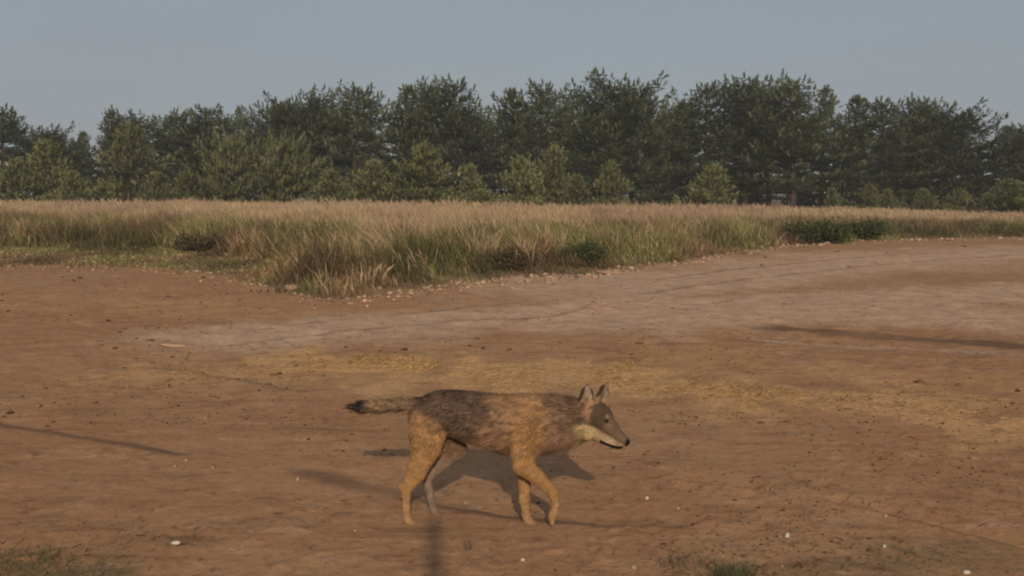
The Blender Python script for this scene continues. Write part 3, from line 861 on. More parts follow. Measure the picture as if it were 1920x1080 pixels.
SH_G, SH_B = np.array((0.045, 0.052, 0.018)), np.array((0.055, 0.042, 0.022))
shrub(1528, 462, 39.4, 3.0, 0.66, SH_G * 1.25, 'dark green domed shrub at the field rim on the right, larger of two', 401)
shrub(1622, 455, 42.2, 2.6, 0.62, SH_G * 1.3, 'smaller dark shrub right of the larger domed one at the field rim', 402)
shrub(386, 484, 30.8, 2.0, 0.42, SH_B * 1.6, 'small dark brown shrub on the left behind the short turf', 403)
shrub(952, 496, 25.0, 1.5, 0.52, SH_B * 1.7, 'dark brown-green shrub in the grass near the centre', 404)
shrub(1092, 492, 26.6, 1.4, 0.60, SH_G * 1.5, 'green rounded shrub right of the central brown shrub', 405)
shrub(760, 500, 23.2, 0.7, 0.42, SH_B, 'small dark shrub under the leaning pale stems left of centre', 406)
shrub(826, 470, 27.5, 0.9, 0.52, SH_G * 1.3, 'small green shrub behind the leaning pale stems left of centre', 407)

# ------------------------------------------------------------------ loose things on the soil
MAT_CRUMB = attr_mat('soil_crumbs', 0.95, 0.1, 30.0, 0.25)
OCT_V = np.array([(1, 0, 0), (-1, 0, 0), (0, 1, 0), (0, -1, 0), (0, 0, 1), (0, 0, -1)], float)
OCT_F = np.array([(0, 2, 4), (2, 1, 4), (1, 3, 4), (3, 0, 4), (2, 0, 5), (1, 2, 5), (3, 1, 5), (0, 3, 5)])

def crumbs(name, x, y, r, col, rng, label, flat=0.6):
    n = len(x)
    z = ground_z(x, y)
    V = OCT_V[None] * r[:, None, None] * rng.uniform(0.6, 1.35, (n, 6, 1))
    V = V * np.array((1.2, 1.0, flat))
    a = rng.uniform(0, 6.28, n); ca, sa = np.cos(a)[:, None], np.sin(a)[:, None]
    V = np.stack([V[..., 0] * ca - V[..., 1] * sa, V[..., 0] * sa + V[..., 1] * ca, V[..., 2]], -1)
    V = V + np.stack([x, y, z + r * flat * 0.35], -1)[:, None]
    F = (np.arange(n)[:, None, None] * 6 + OCT_F[None]).reshape(-1, 3)
    C = np.repeat(col, 6, 0)
    tag(link(name, mesh_from(name, V.reshape(-1, 3), F, C), MAT_CRUMB), label, 'soil', kind='stuff')

rng = np.random.default_rng(21)
n = 24000
yy = 1 / rng.uniform(1 / 24.0, 1 / 4.9, n); xx = rng.uniform(-1, 1, n) * (0.52 * yy + 0.3)
dens = fbm(xx * 0.8, yy * 0.8, 3, 251) + 0.22 * sstep(0.05, 0.4, xx / yy) * sstep(9, 6, yy) + rng.normal(0, 0.12, n)
k = dens > 0.12
xx, yy = xx[k], yy[k]
e = edge_dist(xx, yy); k = e < 0; xx, yy = xx[k], yy[k]; n = len(xx)
rad = (0.0026 + 0.011 * rng.random(n) ** 5) * (1 + (yy - 5) * 0.07)
base = np.array(SOIL_A) * 0.9
cc = base * rng.uniform(0.2, 0.85, (n, 1))
light = rng.random(n) < 0.025
cc[light] = np.array((0.30, 0.22, 0.155)) * rng.uniform(0.7, 1.1, (light.sum(), 1))
crumbs('soil_crumbs', xx, yy, rad, cc, rng, 'crumbs of brown soil and grit lying over the bare field')

# clods turned up along the rim of the field
n = 2600
t = rng.uniform(-0.56, 0.56, n)
de = np.interp(t, _e[:, 0], _e[:, 1]) + rng.normal(-0.5, 0.6, n)
xx, yy = t * de, de
rad = (0.015 + 0.085 * rng.random(n) ** 5) * np.interp(t, [-0.5, -0.1, 0.05, 0.5], [0.45, 0.8, 1.0, 1.15])
cc = np.array(SOIL_PALE) * rng.uniform(0.3, 1.0, (n, 1))
crumbs('soil_clods', xx, yy, rad, cc, rng, 'pale clods of soil turned up along the grassy rim of the field', 0.55)

n = 4200
yy = 1 / rng.uniform(1 / 40.0, 1 / 8.5, n); xx = rng.uniform(-1, 1, n) * (0.54 * yy + 0.3)
k = (fbm(xx * 0.35, yy * 0.3, 3, 255) + 0.30 * sstep(-0.15, -0.4, xx / yy) * sstep(11, 16, yy) + rng.normal(0, 0.12, n) > 0.12) & (edge_dist(xx, yy) < -0.2)
xx, yy = xx[k], yy[k]; n = len(xx)
crumbs('field_clods', xx, yy, (0.009 + 0.035 * rng.random(n) ** 4) * (0.6 + yy * 0.035), np.array(SOIL_A) * rng.uniform(0.15, 0.85, (n, 1)), rng, 'brown clods scattered over the middle and far field', 0.5)

# dry stalks and straw lying flat
def litter(name, x, y, L, w, col, rng, label, tilt=0.25, mat=None):
    n = len(x); z = ground_z(x, y) + 0.006
    a = rng.normal(0, 1.0, n); tl = np.abs(rng.normal(0, tilt, n))
    d = np.stack([np.cos(a) * np.cos(tl), np.sin(a) * np.cos(tl), np.sin(tl)], -1)
    p = np.stack([-np.sin(a), np.cos(a), np.zeros(n)], -1)
    u = np.cross(d, p)
    c = np.stack([x, y, z], -1)
    e0, e1 = c - d * (L * 0.15)[:, None], c + d * (L * 0.85)[:, None]
    W = w[:, None]
    V = np.stack([e0 + p * W, e0 - p * W * 0.5 + u * W, e0 - p * W * 0.5 - u * W, e1], 1).reshape(-1, 3)
    i = np.arange(n)[:, None] * 4
    F = np.concatenate([i + np.array(q) for q in ((0, 1, 3), (1, 2, 3), (2, 0, 3))], 0)
    tag(link(name, mesh_from(name, V, F, np.repeat(col, 4, 0)), MAT_GRASS), label, 'plant litter', kind='stuff')

parts_x, parts_y = [], []
for P, hw, n in ((poly((560, 672), (700, 676), (870, 692)), 0.42, 3000), (poly((300, 700), (560, 695), (760, 712), (900, 735)), 0.6, 500),
                 (poly((880, 712), (1120, 702), (1300, 724), (1480, 742)), 0.85, 2600), (poly((1350, 730), (1600, 752), (1940, 790)), 0.8, 700)):
    f = rng.uniform(0, len(P) - 1.001, n); i = f.astype(int); g = (f - i)[:, None]
    q = P[i] * (1 - g) + P[i + 1] * g + rng.normal(0, 1, (n, 2)) * np.array((0.25, hw * 0.5))
    parts_x.append(q[:, 0]); parts_y.append(q[:, 1])
xx, yy = np.concatenate(parts_x), np.concatenate(parts_y)
k = fbm(xx * 2.0, yy * 1.6, 3, 261) + rng.normal(0, 0.10, len(xx)) > 0.02
xx, yy = xx[k], yy[k]; n = len(xx)
litter('straw_litter', xx, yy, rng.uniform(0.03, 0.11, n), rng.uniform(0.0012, 0.003, n), np.array((0.64, 0.42, 0.19)) * rng.uniform(0.5, 1.3, (n, 1)), rng,
       'yellow straw and dead grass scattered in bands over the field')
n = 6000
yy = 1 / rng.uniform(1 / 13.0, 1 / 4.9, n); xx = rng.uniform(-1, 1, n) * (0.52 * yy + 0.3)
k = fbm(xx * 0.7, yy * 0.7, 3, 271) + 0.38 * sstep(0.0, 0.4, xx / yy) + 0.25 * sstep(-0.3, -0.45, xx / yy) * sstep(6.2, 5.4, yy) + rng.normal(0, 0.10, n) > 0.26
xx, yy = xx[k], yy[k]; n = len(xx)
litter('dead_stalks', xx, yy, rng.uniform(0.015, 0.07, n), rng.uniform(0.001, 0.0028, n), np.array((0.13, 0.085, 0.05)) * rng.uniform(0.4, 1.9, (n, 1)), rng,
       'short dark dead stalks and root bits on the soil', 0.45)

# stones that stand out singly
MAT_STONE = attr_mat('pale_stone', 0.7, 0.3, 60.0, 0.15, bump=0.3)
MAT_EARTH = attr_mat('pale_earth', 0.95, 0.1, 40.0, 0.25, bump=0.6)

def stone(name, px, py, sx, sy, sz, col, label, cat, group, mat, seed, rz=0.0):
    r = np.random.default_rng(seed)
    x, y = gp(px, py)
    nu, nv = 12, 7
    V, F = [], []
    for j in range(nv):
        ph = math.pi * j / (nv - 1) - math.pi / 2
        for i in range(nu):
            th = 2 * math.pi * i / nu
            d = np.array((math.cos(ph) * math.cos(th), math.cos(ph) * math.sin(th), math.sin(ph)))
            s = 1 + 0.16 * math.sin(2 * th + seed) * math.cos(ph) + 0.12 * math.sin(3 * th + 2.1 * seed + 2 * ph) + r.normal(0, 0.035) * (abs(ph) < 1.5)
            V.append(np.sign(d) * np.abs(d) ** 0.85 * s * np.array((sx, sy, sz)))
    for j in range(nv - 1):
        for i in range(nu):
            a, b = j * nu + i, j * nu + (i + 1) % nu
            F.append((a, b, b + nu, a + nu))
    o = link(name, mesh_from(name, V, F, np.tile(col, (len(V), 1)) * r.uniform(0.9, 1.1, (len(V), 1)), smooth=True), mat)
    o.location = (x, y, float(ground_z(np.array([x]), np.array([y]))[0]) + sz * 0.3)
    o.rotation_euler = (0.1 * math.sin(seed), 0.1 * math.cos(seed), rz)
    tag(o, label, cat, group)

WHT, CRM, TAN = np.array((0.50, 0.43, 0.36)), np.array((0.30, 0.225, 0.17)), np.array((0.36, 0.225, 0.14))
GS = 'pale stones scattered on the field'
for i, (px, py, s, c, lab) in enumerate([
        (329, 1023, (0.028, 0.013, 0.011), WHT, 'flat white stone flake lying alone at the lower left'),
        (558, 902, (0.012, 0.012, 0.017), CRM, 'upright cream pebble at the left end of the rut behind the animal'),
        (1476, 1006, (0.014, 0.013, 0.016), WHT, 'bright round white pebble at the lower right'),
        (1213, 934, (0.011, 0.010, 0.012), WHT, 'white pebble right of the lifted front paw'),
        (349, 867, (0.011, 0.009, 0.010), CRM, 'cream pebble on the left, upper of two close together'),
        (328, 878, (0.010, 0.009, 0.010), CRM, 'cream pebble on the left, lower of two close together'),
        (399, 879, (0.010, 0.009, 0.010), CRM, 'cream pebble right of the close pair on the left'),
        (1660, 966, (0.011, 0.010, 0.010), CRM, 'pale pebble lying on the thin rut at the lower right'),
        (1658, 1025, (0.010, 0.009, 0.010), WHT, 'small white pebble below the thin rut at the lower right'),
        (1812, 1071, (0.020, 0.012, 0.011), WHT, 'flat whitish stone close to the bottom edge at the right'),
        (980, 1047, (0.010, 0.008, 0.008), WHT, 'small white pebble at the bottom below the front paws'),
        (1188, 1066, (0.013, 0.010, 0.011), CRM, 'cream pebble at the bottom edge right of the centre'),
        (1271, 952, (0.011, 0.010, 0.010), CRM, 'dull cream pebble lower right of the white pebble by the lifted paw'),
        (385, 785, (0.011, 0.010, 0.010), CRM, 'cream pebble in the middle of the bare soil left of the tail'),
        (666, 998, (0.010, 0.009, 0.009), CRM, 'cream pebble left of the near hind paw'),
        (873, 938, (0.011, 0.009, 0.009), CRM, 'pale pebble on the shaded soil under the belly')]):
    stone('pebble', px, py, *s, c, lab, 'stone', GS, MAT_STONE, 500 + i, 0.3 * math.sin(i * 2.1))
GC = 'pale slabs of earth on the field'
for i, (px, py, s, c, lab) in enumerate([
        (330, 650, (0.20, 0.05, 0.020), TAN * 1.15, 'long pale slab of earth lying alone on the left of the field'),
        (1152, 511, (0.30, 0.10, 0.030), TAN * 1.1, 'long pale slab of earth at the grass rim right of centre'),
        (1690, 466, (0.30, 0.12, 0.030), TAN, 'pale earth slab at the field rim right of the dark shrubs'),
        (545, 543, (0.14, 0.10, 0.07), TAN * 0.8, 'lump of earth at the tip of the grass on the left')]):
    stone('earth_clod', px, py, *s, c, lab, 'earth clod', GC, MAT_EARTH, 540 + i)

# low weeds at the very front
def tuft(px, py, n, spread, hgt, cols, label, seed, cat='grass tuft', wid=0.0016, lean_s=0.55, kind=None):
    r = np.random.default_rng(seed); x0, y0 = gp(px, py)
    x = x0 + r.normal(0, spread, n); y = y0 + r.normal(0, spread * 0.7, n)
    h = hgt * r.uniform(0.4, 1.1, n)
    lean = np.stack([r.normal(0, lean_s, n) * h, r.normal(0, lean_s * 0.8, n) * h], -1)
    var = r.uniform(0.65, 1.35, (n, 1))
    V, F, C = blades(x, y, h, lean, wid * r.uniform(0.7, 1.5, n), np.tile(cols[0], (n, 1)) * var, np.tile(cols[1], (n, 1)) * var, np.tile(cols[2], (n, 1)) * var, r)
    zc = float(ground_z(np.array([x0]), np.array([y0]))[0])
    o = link('grass_tuft', mesh_from('grass_tuft', V - np.array((x0, y0, zc)), F, C), MAT_GRASS)
    o.location = (x0, y0, zc)
    tag(o, label, cat, 'low weeds at the front of the field', kind)
GW = (np.array((0.05, 0.055, 0.025)), np.array((0.09, 0.095, 0.04)), np.array((0.15, 0.14, 0.07)))
GD = (np.array((0.10, 0.075, 0.045)), np.array((0.15, 0.115, 0.065)), np.array((0.22, 0.17, 0.10)))
tuft(50, 1056, 520, 0.15, 0.05, GW, 'dark matted grass patch in the bottom left corner', 601, lean_s=1.2, kind='stuff')
tuft(150, 1088, 180, 0.10, 0.04, GD, 'brownish low weeds at the bottom edge beside the left corner patch', 602, lean_s=1.2, kind='stuff')
tuft(1375, 1092, 240, 0.06, 0.12, GW, 'green grass tuft rising from the bottom edge right of centre', 603)
tuft(1285, 1062, 60, 0.06, 0.11, GD, 'thin pale stalks left of the green tuft at the bottom edge', 604)
tuft(878, 1030, 14, 0.012, 0.13, GD, 'few thin dry stalks standing below the animal near the bottom', 605, lean_s=0.25)
tuft(1710, 1040, 260, 0.16, 0.035, GW, 'sparse greenish weeds below the thin rut at the lower right', 606, lean_s=1.3, kind='stuff')
tuft(1168, 690, 60, 0.10, 0.11, (np.array((0.2, 0.15, 0.06)), np.array((0.36, 0.26, 0.10)), np.array((0.46, 0.34, 0.14))), 'yellow dry weed standing behind the head of the animal', 607, wid=0.003, lean_s=0.5, kind='stuff')

# the post that carries the camera: only its shadow reaches the picture, at the bottom left of centre
def camera_post():
    r = empty('wooden_post', (0.02, -0.22, 0)); tag(r, 'round weathered wooden post whose shadow falls on the soil in front', 'post')
    V, F = tube(np.array([(0, 0, -0.3), (0.01, 0, 0.9), (0, 0.01, 1.8), (0.01, 0, 2.58), (0.01, 0, 2.63), (0.01, 0, 2.64)]), [0.042, 0.040, 0.038, 0.036, 0.024, 0.002], 14)
    link('post_shaft', mesh_from('post_shaft', V, F, np.tile((0.22, 0.17, 0.12), (len(V), 1)), smooth=True), MAT_BARK, r)
camera_post()

# ------------------------------------------------------------------ the wolf
K = 620.0 / 1919.0
def cp(u, v, D):
    """a point measured on the enlarged view of the animal (u, v), at distance D"""
    return at(620 + u * K, 680 + v * K, D)
MPX = K * 5.9 / FPX                               # metres per enlarged pixel at the animal

class Shape:
    def __init__(s): s.p = []
    def add(s, a, b, ra, rb, flat=1.0, axis=(0, 1, 0)):
        """round cone from a to b (radii in enlarged pixels), narrowed by flat along axis"""
        s.p.append((np.asarray(a, float), np.asarray(b, float), ra * MPX, rb * MPX, flat, np.asarray(axis, float) / np.linalg.norm(axis)))
        return s
    def chain(s, pts, flat=1.0, axis=(0, 1, 0)):
        for q, w in zip(pts[:-1], pts[1:]):
            f0 = q[4] if len(q) > 4 else flat
            s.add(cp(*q[:3]), cp(*w[:3]), q[3], w[3], f0, axis)
        return s

def prim_d(P, a, b, ra, rb, flat, n):
    ab = b - a
    if flat != 1.0:
        c = (a + b) / 2
        k = ((P - c) @ n)[..., None]
        # the bone itself stays where it is: only the distance from it is stretched across n
        na = (a - c) @ n; nb = (b - c) @ n
        L2 = ab @ ab + 1e-12
        t = np.clip(((P - a) @ ab) / L2, 0, 1)
        q = (P - a) - t[..., None] * ab
        qn = q @ n
        r = np.sqrt(np.maximum((q * q).sum(-1) - qn * qn, 0) + (qn / flat) ** 2)
        return (r - (ra + (rb - ra) * t)) * (flat + (1 - flat) * np.clip(np.sqrt(np.maximum((q * q).sum(-1) - qn * qn, 0)) / (np.abs(qn) + 1e-6), 0, 1))
    L2 = ab @ ab + 1e-12
    t = np.clip(((P - a) @ ab) / L2, 0, 1)
    q = (P - a) - t[..., None] * ab
    return np.sqrt((q * q).sum(-1)) - (ra + (rb - ra) * t)

def smin(a, b, k):
    h = np.clip(0.5 + 0.5 * (b - a) / k, 0, 1)
    return b + (a - b) * h - k * h * (1 - h)

def Dax(u):                                       # the animal walks slightly towards the camera
    return float(np.interp(u, [80, 540, 1200, 1400, 1480], [6.09, 6.00, 5.875, 5.835, 5.815]))

torso = Shape().chain([
    (545, 305, Dax(545), 94, 0.74), (630, 292, Dax(630), 118, 0.68), (720, 292, Dax(720), 122, 0.70), (820, 314, Dax(820), 138, 0.66), (930, 336, Dax(930), 150, 0.64),
    (1050, 358, Dax(1050), 166, 0.61), (1140, 358, Dax(1140), 166, 0.61), (1240, 348, Dax(1240), 144, 0.64), (1330, 346, Dax(1330), 126, 0.70), (1425, 342, Dax(1425), 112, 0.77)])
torso.add(cp(1130, 455, 5.885), cp(1270, 430, 5.862), 70, 50, 0.8)
torso.add(cp(1330, 400, 5.85), cp(1460, 385, 5.815), 66, 60, 0.9)
torso.add(cp(1200, 240, 5.885), cp(1400, 278, 5.84), 48, 56, 0.8)                       # the mane over the withers
torso.add(cp(1165, 330, 5.80), cp(1120, 520, 5.80), 62, 52, 0.42)                      # the shoulder stands out from the ribs
torso.add(cp(600, 330, 5.925), cp(570, 440, 5.915), 74, 66, 0.42)                      # and so does the haunch
FWD = np.array((0.80, -0.42, -0.43)); FWD /= np.linalg.norm(FWD)       # where the head looks
tail = Shape().chain([(575, 258, Dax(575), 54), (500, 246, Dax(500), 36), (390, 244, Dax(390), 34), (280, 252, Dax(280), 37), (185, 258, Dax(185), 30), (112, 254, Dax(112), 9)], 0.9)
tail2 = [(190, 268, 0), (250, 292, 0)]
near_hind = Shape().chain([(560, 325, 5.945, 100, 0.55), (556, 420, 5.925, 100, 0.50), (545, 520, 5.915, 80, 0.55), (502, 640, 5.905, 54, 0.62), (438, 735, 5.90, 31, 0.8),
                           (438, 840, 5.90, 22, 0.95), (447, 915, 5.90, 25, 1.0), (468, 936, 5.895, 27, 1.0)])
near_hind.add(cp(600, 420, 5.93), cp(606, 500, 5.92), 62, 40, 0.6)
near_hind.chain([(474, 600, 5.905, 28), (440, 680, 5.902, 17), (409, 722, 5.90, 17), (424, 760, 5.90, 19)], 0.8)
far_hind = Shape().chain([(590, 330, 6.055, 96, 0.55), (670, 430, 6.065, 84, 0.5), (735, 500, 6.07, 58, 0.6), (640, 592, 6.07, 40, 0.7), (560, 678, 6.07, 27, 0.85),
                          (582, 790, 6.065, 23, 0.95), (598, 862, 6.06, 23, 1.0), (616, 880, 6.058, 24, 1.0)])
near_fore = Shape().chain([(1165, 350, 5.815, 95, 0.45), (1135, 480, 5.81, 82, 0.5), (1118, 595, 5.805, 62, 0.62), (1190, 655, 5.802, 46, 0.75), (1296, 757, 5.80, 33, 0.9),
                           (1306, 832, 5.80, 21, 0.95), (1292, 880, 5.80, 25, 1.0), (1283, 896, 5.80, 25, 1.0)])
far_fore = Shape().chain([(1150, 420, 5.93, 85, 0.45), (1122, 580, 5.925, 58, 0.6), (1124, 700, 5.915, 36, 0.85), (1124, 795, 5.905, 33, 0.9), (1134, 880, 5.90, 25, 0.95),
                          (1146, 920, 5.90, 26, 1.0), (1166, 938, 5.896, 28, 1.0)])
def toes(leg, u, v, D, du, dv, r=13, hang=False):
    for i, o in enumerate((-0.026, -0.009, 0.009, 0.026)):
        lead = 1.0 if i in (1, 2) else 0.8
        a = cp(u, v, D); b = cp(u + du * lead, v + dv, D)
        off = np.array((0.0, o, 0.0))
        leg.add(a + off * 0.7, b + off, r * 1.15, r)
toes(near_hind, 470, 938, 5.895, 54, 12)
toes(far_hind, 616, 880, 6.058, 44, 12, 12)
toes(far_fore, 1168, 940, 5.896, 56, 10)
toes(near_fore, 1286, 894, 5.80, -2, 30, 12)

# head
head = Shape()
SK, BR = cp(1492, 300, 5.815), cp(1562, 318, 5.79)
MB, MT, NO = cp(1618, 384, 5.755), cp(1688, 448, 5.715), cp(1714, 460, 5.703)
RGT = np.cross(FWD, (0, 0, 1)); RGT /= np.linalg.norm(RGT)            # towards the side away from the camera is -RGT
UPH = np.cross(RGT, FWD)
head.add(SK, BR, 88, 76, 0.92, RGT)
head.add(BR + UPH * 0.002, MB, 70, 54, 0.88, RGT)
head.add(MB, MT, 52, 36, 0.84, RGT)
head.add(MT, NO, 33, 23)
head.add(cp(1545, 415, 5.785), cp(1668, 482, 5.722), 44, 24, 0.85, RGT)          # lower jaw
for sd in (1, -1):
    head.add(SK + RGT * 0.050 * sd - UPH * 0.050 + FWD * 0.010, SK + RGT * 0.048 * sd - UPH * 0.075 + FWD * 0.060, 60, 42, 0.8, RGT)   # cheek ruff
    head.add(BR + RGT * 0.030 * sd + UPH * 0.018, BR + RGT * 0.026 * sd + UPH * 0.004 + FWD * 0.035, 26, 18)                            # brow
head.add(cp(1440, 330, 5.83), SK, 116, 84, 0.85, RGT)
EARS = []
for base, tip, nrm in ((cp(1480, 238, 5.775), cp(1491, 124, 5.765), np.array((0.45, -0.85, 0.1))),
                       (cp(1562, 222, 5.845), cp(1612, 110, 5.850), np.array((0.80, -0.62, 0.1)))):
    nrm = nrm / np.linalg.norm(nrm)
    EARS.append((base, tip, nrm))
EYES = [cp(1600, 338, 5.735), cp(1650, 330, 5.80)]

def build_wolf():
    res = 0.0052
    lo = np.array((-0.99, 5.62, -0.015)); hi = np.array((0.74, 6.22, 0.83))
    n = np.ceil((hi - lo) / res).astype(int) + 1
    ax = [lo[i] + res * np.arange(n[i]) for i in range(3)]
    def field(shape_list, k, pad=0.10, start=None):
        F = np.full(n, 0.5, np.float32) if start is None else start
        for (a, b, ra, rb, fl, nn) in shape_list:
            R = max(ra, rb) + pad
            mn = np.maximum(np.floor((np.minimum(a, b) - R - lo) / res).astype(int), 0)
            mx = np.minimum(np.ceil((np.maximum(a, b) + R - lo) / res).astype(int), n)
            if (mx <= mn).any(): continue
            sl = tuple(slice(mn[i], mx[i]) for i in range(3))
            P = np.stack(np.meshgrid(*[ax[i][sl[i]] for i in range(3)], indexing='ij'), -1)
            d = prim_d(P, a, b, ra, rb, fl, nn)
            F[sl] = smin(F[sl], d, k)
        return F
    T = field(torso.p, 0.045)
    T = smin(T, field(head.p, 0.018), 0.035)
    T = smin(T, field(tail.p, 0.02), 0.03)
    out = T.copy()
    for leg in (near_hind, far_hind, near_fore, far_fore):
        out = np.minimum(out, smin(T, field(leg.p, 0.014), 0.035))
    for base, tip, nrm in EARS:
        d = tip - base
        e = field([(base - d * 0.15, base + d * 0.45, 58 * MPX, 46 * MPX, 0.40, nrm), (base + d * 0.45, tip, 44 * MPX, 5 * MPX, 0.38, nrm)], 0.01, 0.05)
        out = smin(out, e, 0.010)
        cv = field([(base + d * 0.10 + nrm * 0.022, base + d * 0.5 + nrm * 0.020, 40 * MPX, 33 * MPX, 0.5, nrm), (base + d * 0.5 + nrm * 0.020, tip - d * 0.12 + nrm * 0.012, 31 * MPX, 5 * MPX, 0.5, nrm)], 0.01, 0.05)
        out = np.maximum(out, -cv)
    # surface nets
    s = out < 0
    c = np.zeros(tuple(n - 1), np.int32)
    for dx in (0, 1):
        for dy in (0, 1):
            for dz in (0, 1):
                c += s[dx:n[0] - 1 + dx, dy:n[1] - 1 + dy, dz:n[2] - 1 + dz]
    act = (c > 0) & (c < 8)
    ids = np.full(act.shape, -1, np.int64); cells = np.argwhere(act); ids[act] = np.arange(len(cells))
    acc = np.zeros((len(cells), 3)); cnt = np.zeros(len(cells))
    corners = [(x, y, z) for x in (0, 1) for y in (0, 1) for z in (0, 1)]
    for p in corners:
        for q in corners:
            if sum(q) - sum(p) == 1 and all(q[i] >= p[i] for i in range(3)):
                va = out[cells[:, 0] + p[0], cells[:, 1] + p[1], cells[:, 2] + p[2]]
                vb = out[cells[:, 0] + q[0], cells[:, 1] + q[1], cells[:, 2] + q[2]]
                k = (va < 0) != (vb < 0)
                t = np.where(k, va / np.where(va - vb == 0, 1, va - vb), 0)
                pos = np.array(p) + t[:, None] * (np.array(q) - np.array(p))
                acc += np.where(k[:, None], pos, 0); cnt += k
    V = lo + (cells + acc / cnt[:, None]) * res
    Q = []
    for axi in range(3):
        o1, o2 = [i for i in range(3) if i != axi]
        A = s[tuple(slice(0, -1) if i == axi else slice(None) for i in range(3))]
        B = s[tuple(slice(1, None) if i == axi else slice(None) for i in range(3))]
        for sign in (True, False):
            e = np.argwhere((A & ~B) if sign else (~A & B))
            e = e[(e[:, o1] > 0) & (e[:, o2] > 0) & (e[:, o1] < n[o1] - 1) & (e[:, o2] < n[o2] - 1)]
            def cell(d1, d2):
                q = e.copy(); q[:, o1] -= d1; q[:, o2] -= d2
                return ids[q[:, 0], q[:, 1], q[:, 2]]
            quad = np.stack([cell(1, 1), cell(0, 1), cell(0, 0), cell(1, 0)], -1)
            flip = sign if axi != 1 else not sign
            Q.append(quad if flip else quad[:, ::-1])
    Q = np.concatenate(Q)
    Q = Q[(Q >= 0).all(1)]
    # relax once along the surface
    for _ in range(2):
        sm = np.zeros_like(V); ct = np.zeros(len(V))
        for i in range(4):
            for j in ((i + 1) % 4, (i + 3) % 4):
                np.add.at(sm, Q[:, i], V[Q[:, j]]); np.add.at(ct, Q[:, i], 1)
        V = V * 0.5 + 0.5 * sm / np.maximum(ct, 1)[:, None]
    fn = np.cross(V[Q[:, 2]] - V[Q[:, 0]], V[Q[:, 3]] - V[Q[:, 1]])
    N = np.zeros_like(V)
    for i in range(4): np.add.at(N, Q[:, i], fn)
    N /= np.linalg.norm(N, axis=1)[:, None] + 1e-12
    return V, Q, N

WV, WQ, WN = build_wolf()
def side_uv(P):
    """flank coordinates of the coat (same on both sides of the body), in enlarged pixels"""
    u = ((P[:, 0] / 5.9 * FPX + 960) - 620) / K
    v = ((YH + (CAM_H - P[:, 2]) / 5.9 * FPX) - 680) / K
    return u, v

def part_dist(P, shp):
    d = np.full(len(P), 9.0)
    for pr in shp.p: d = np.minimum(d, prim_d(P, *pr))
    return d

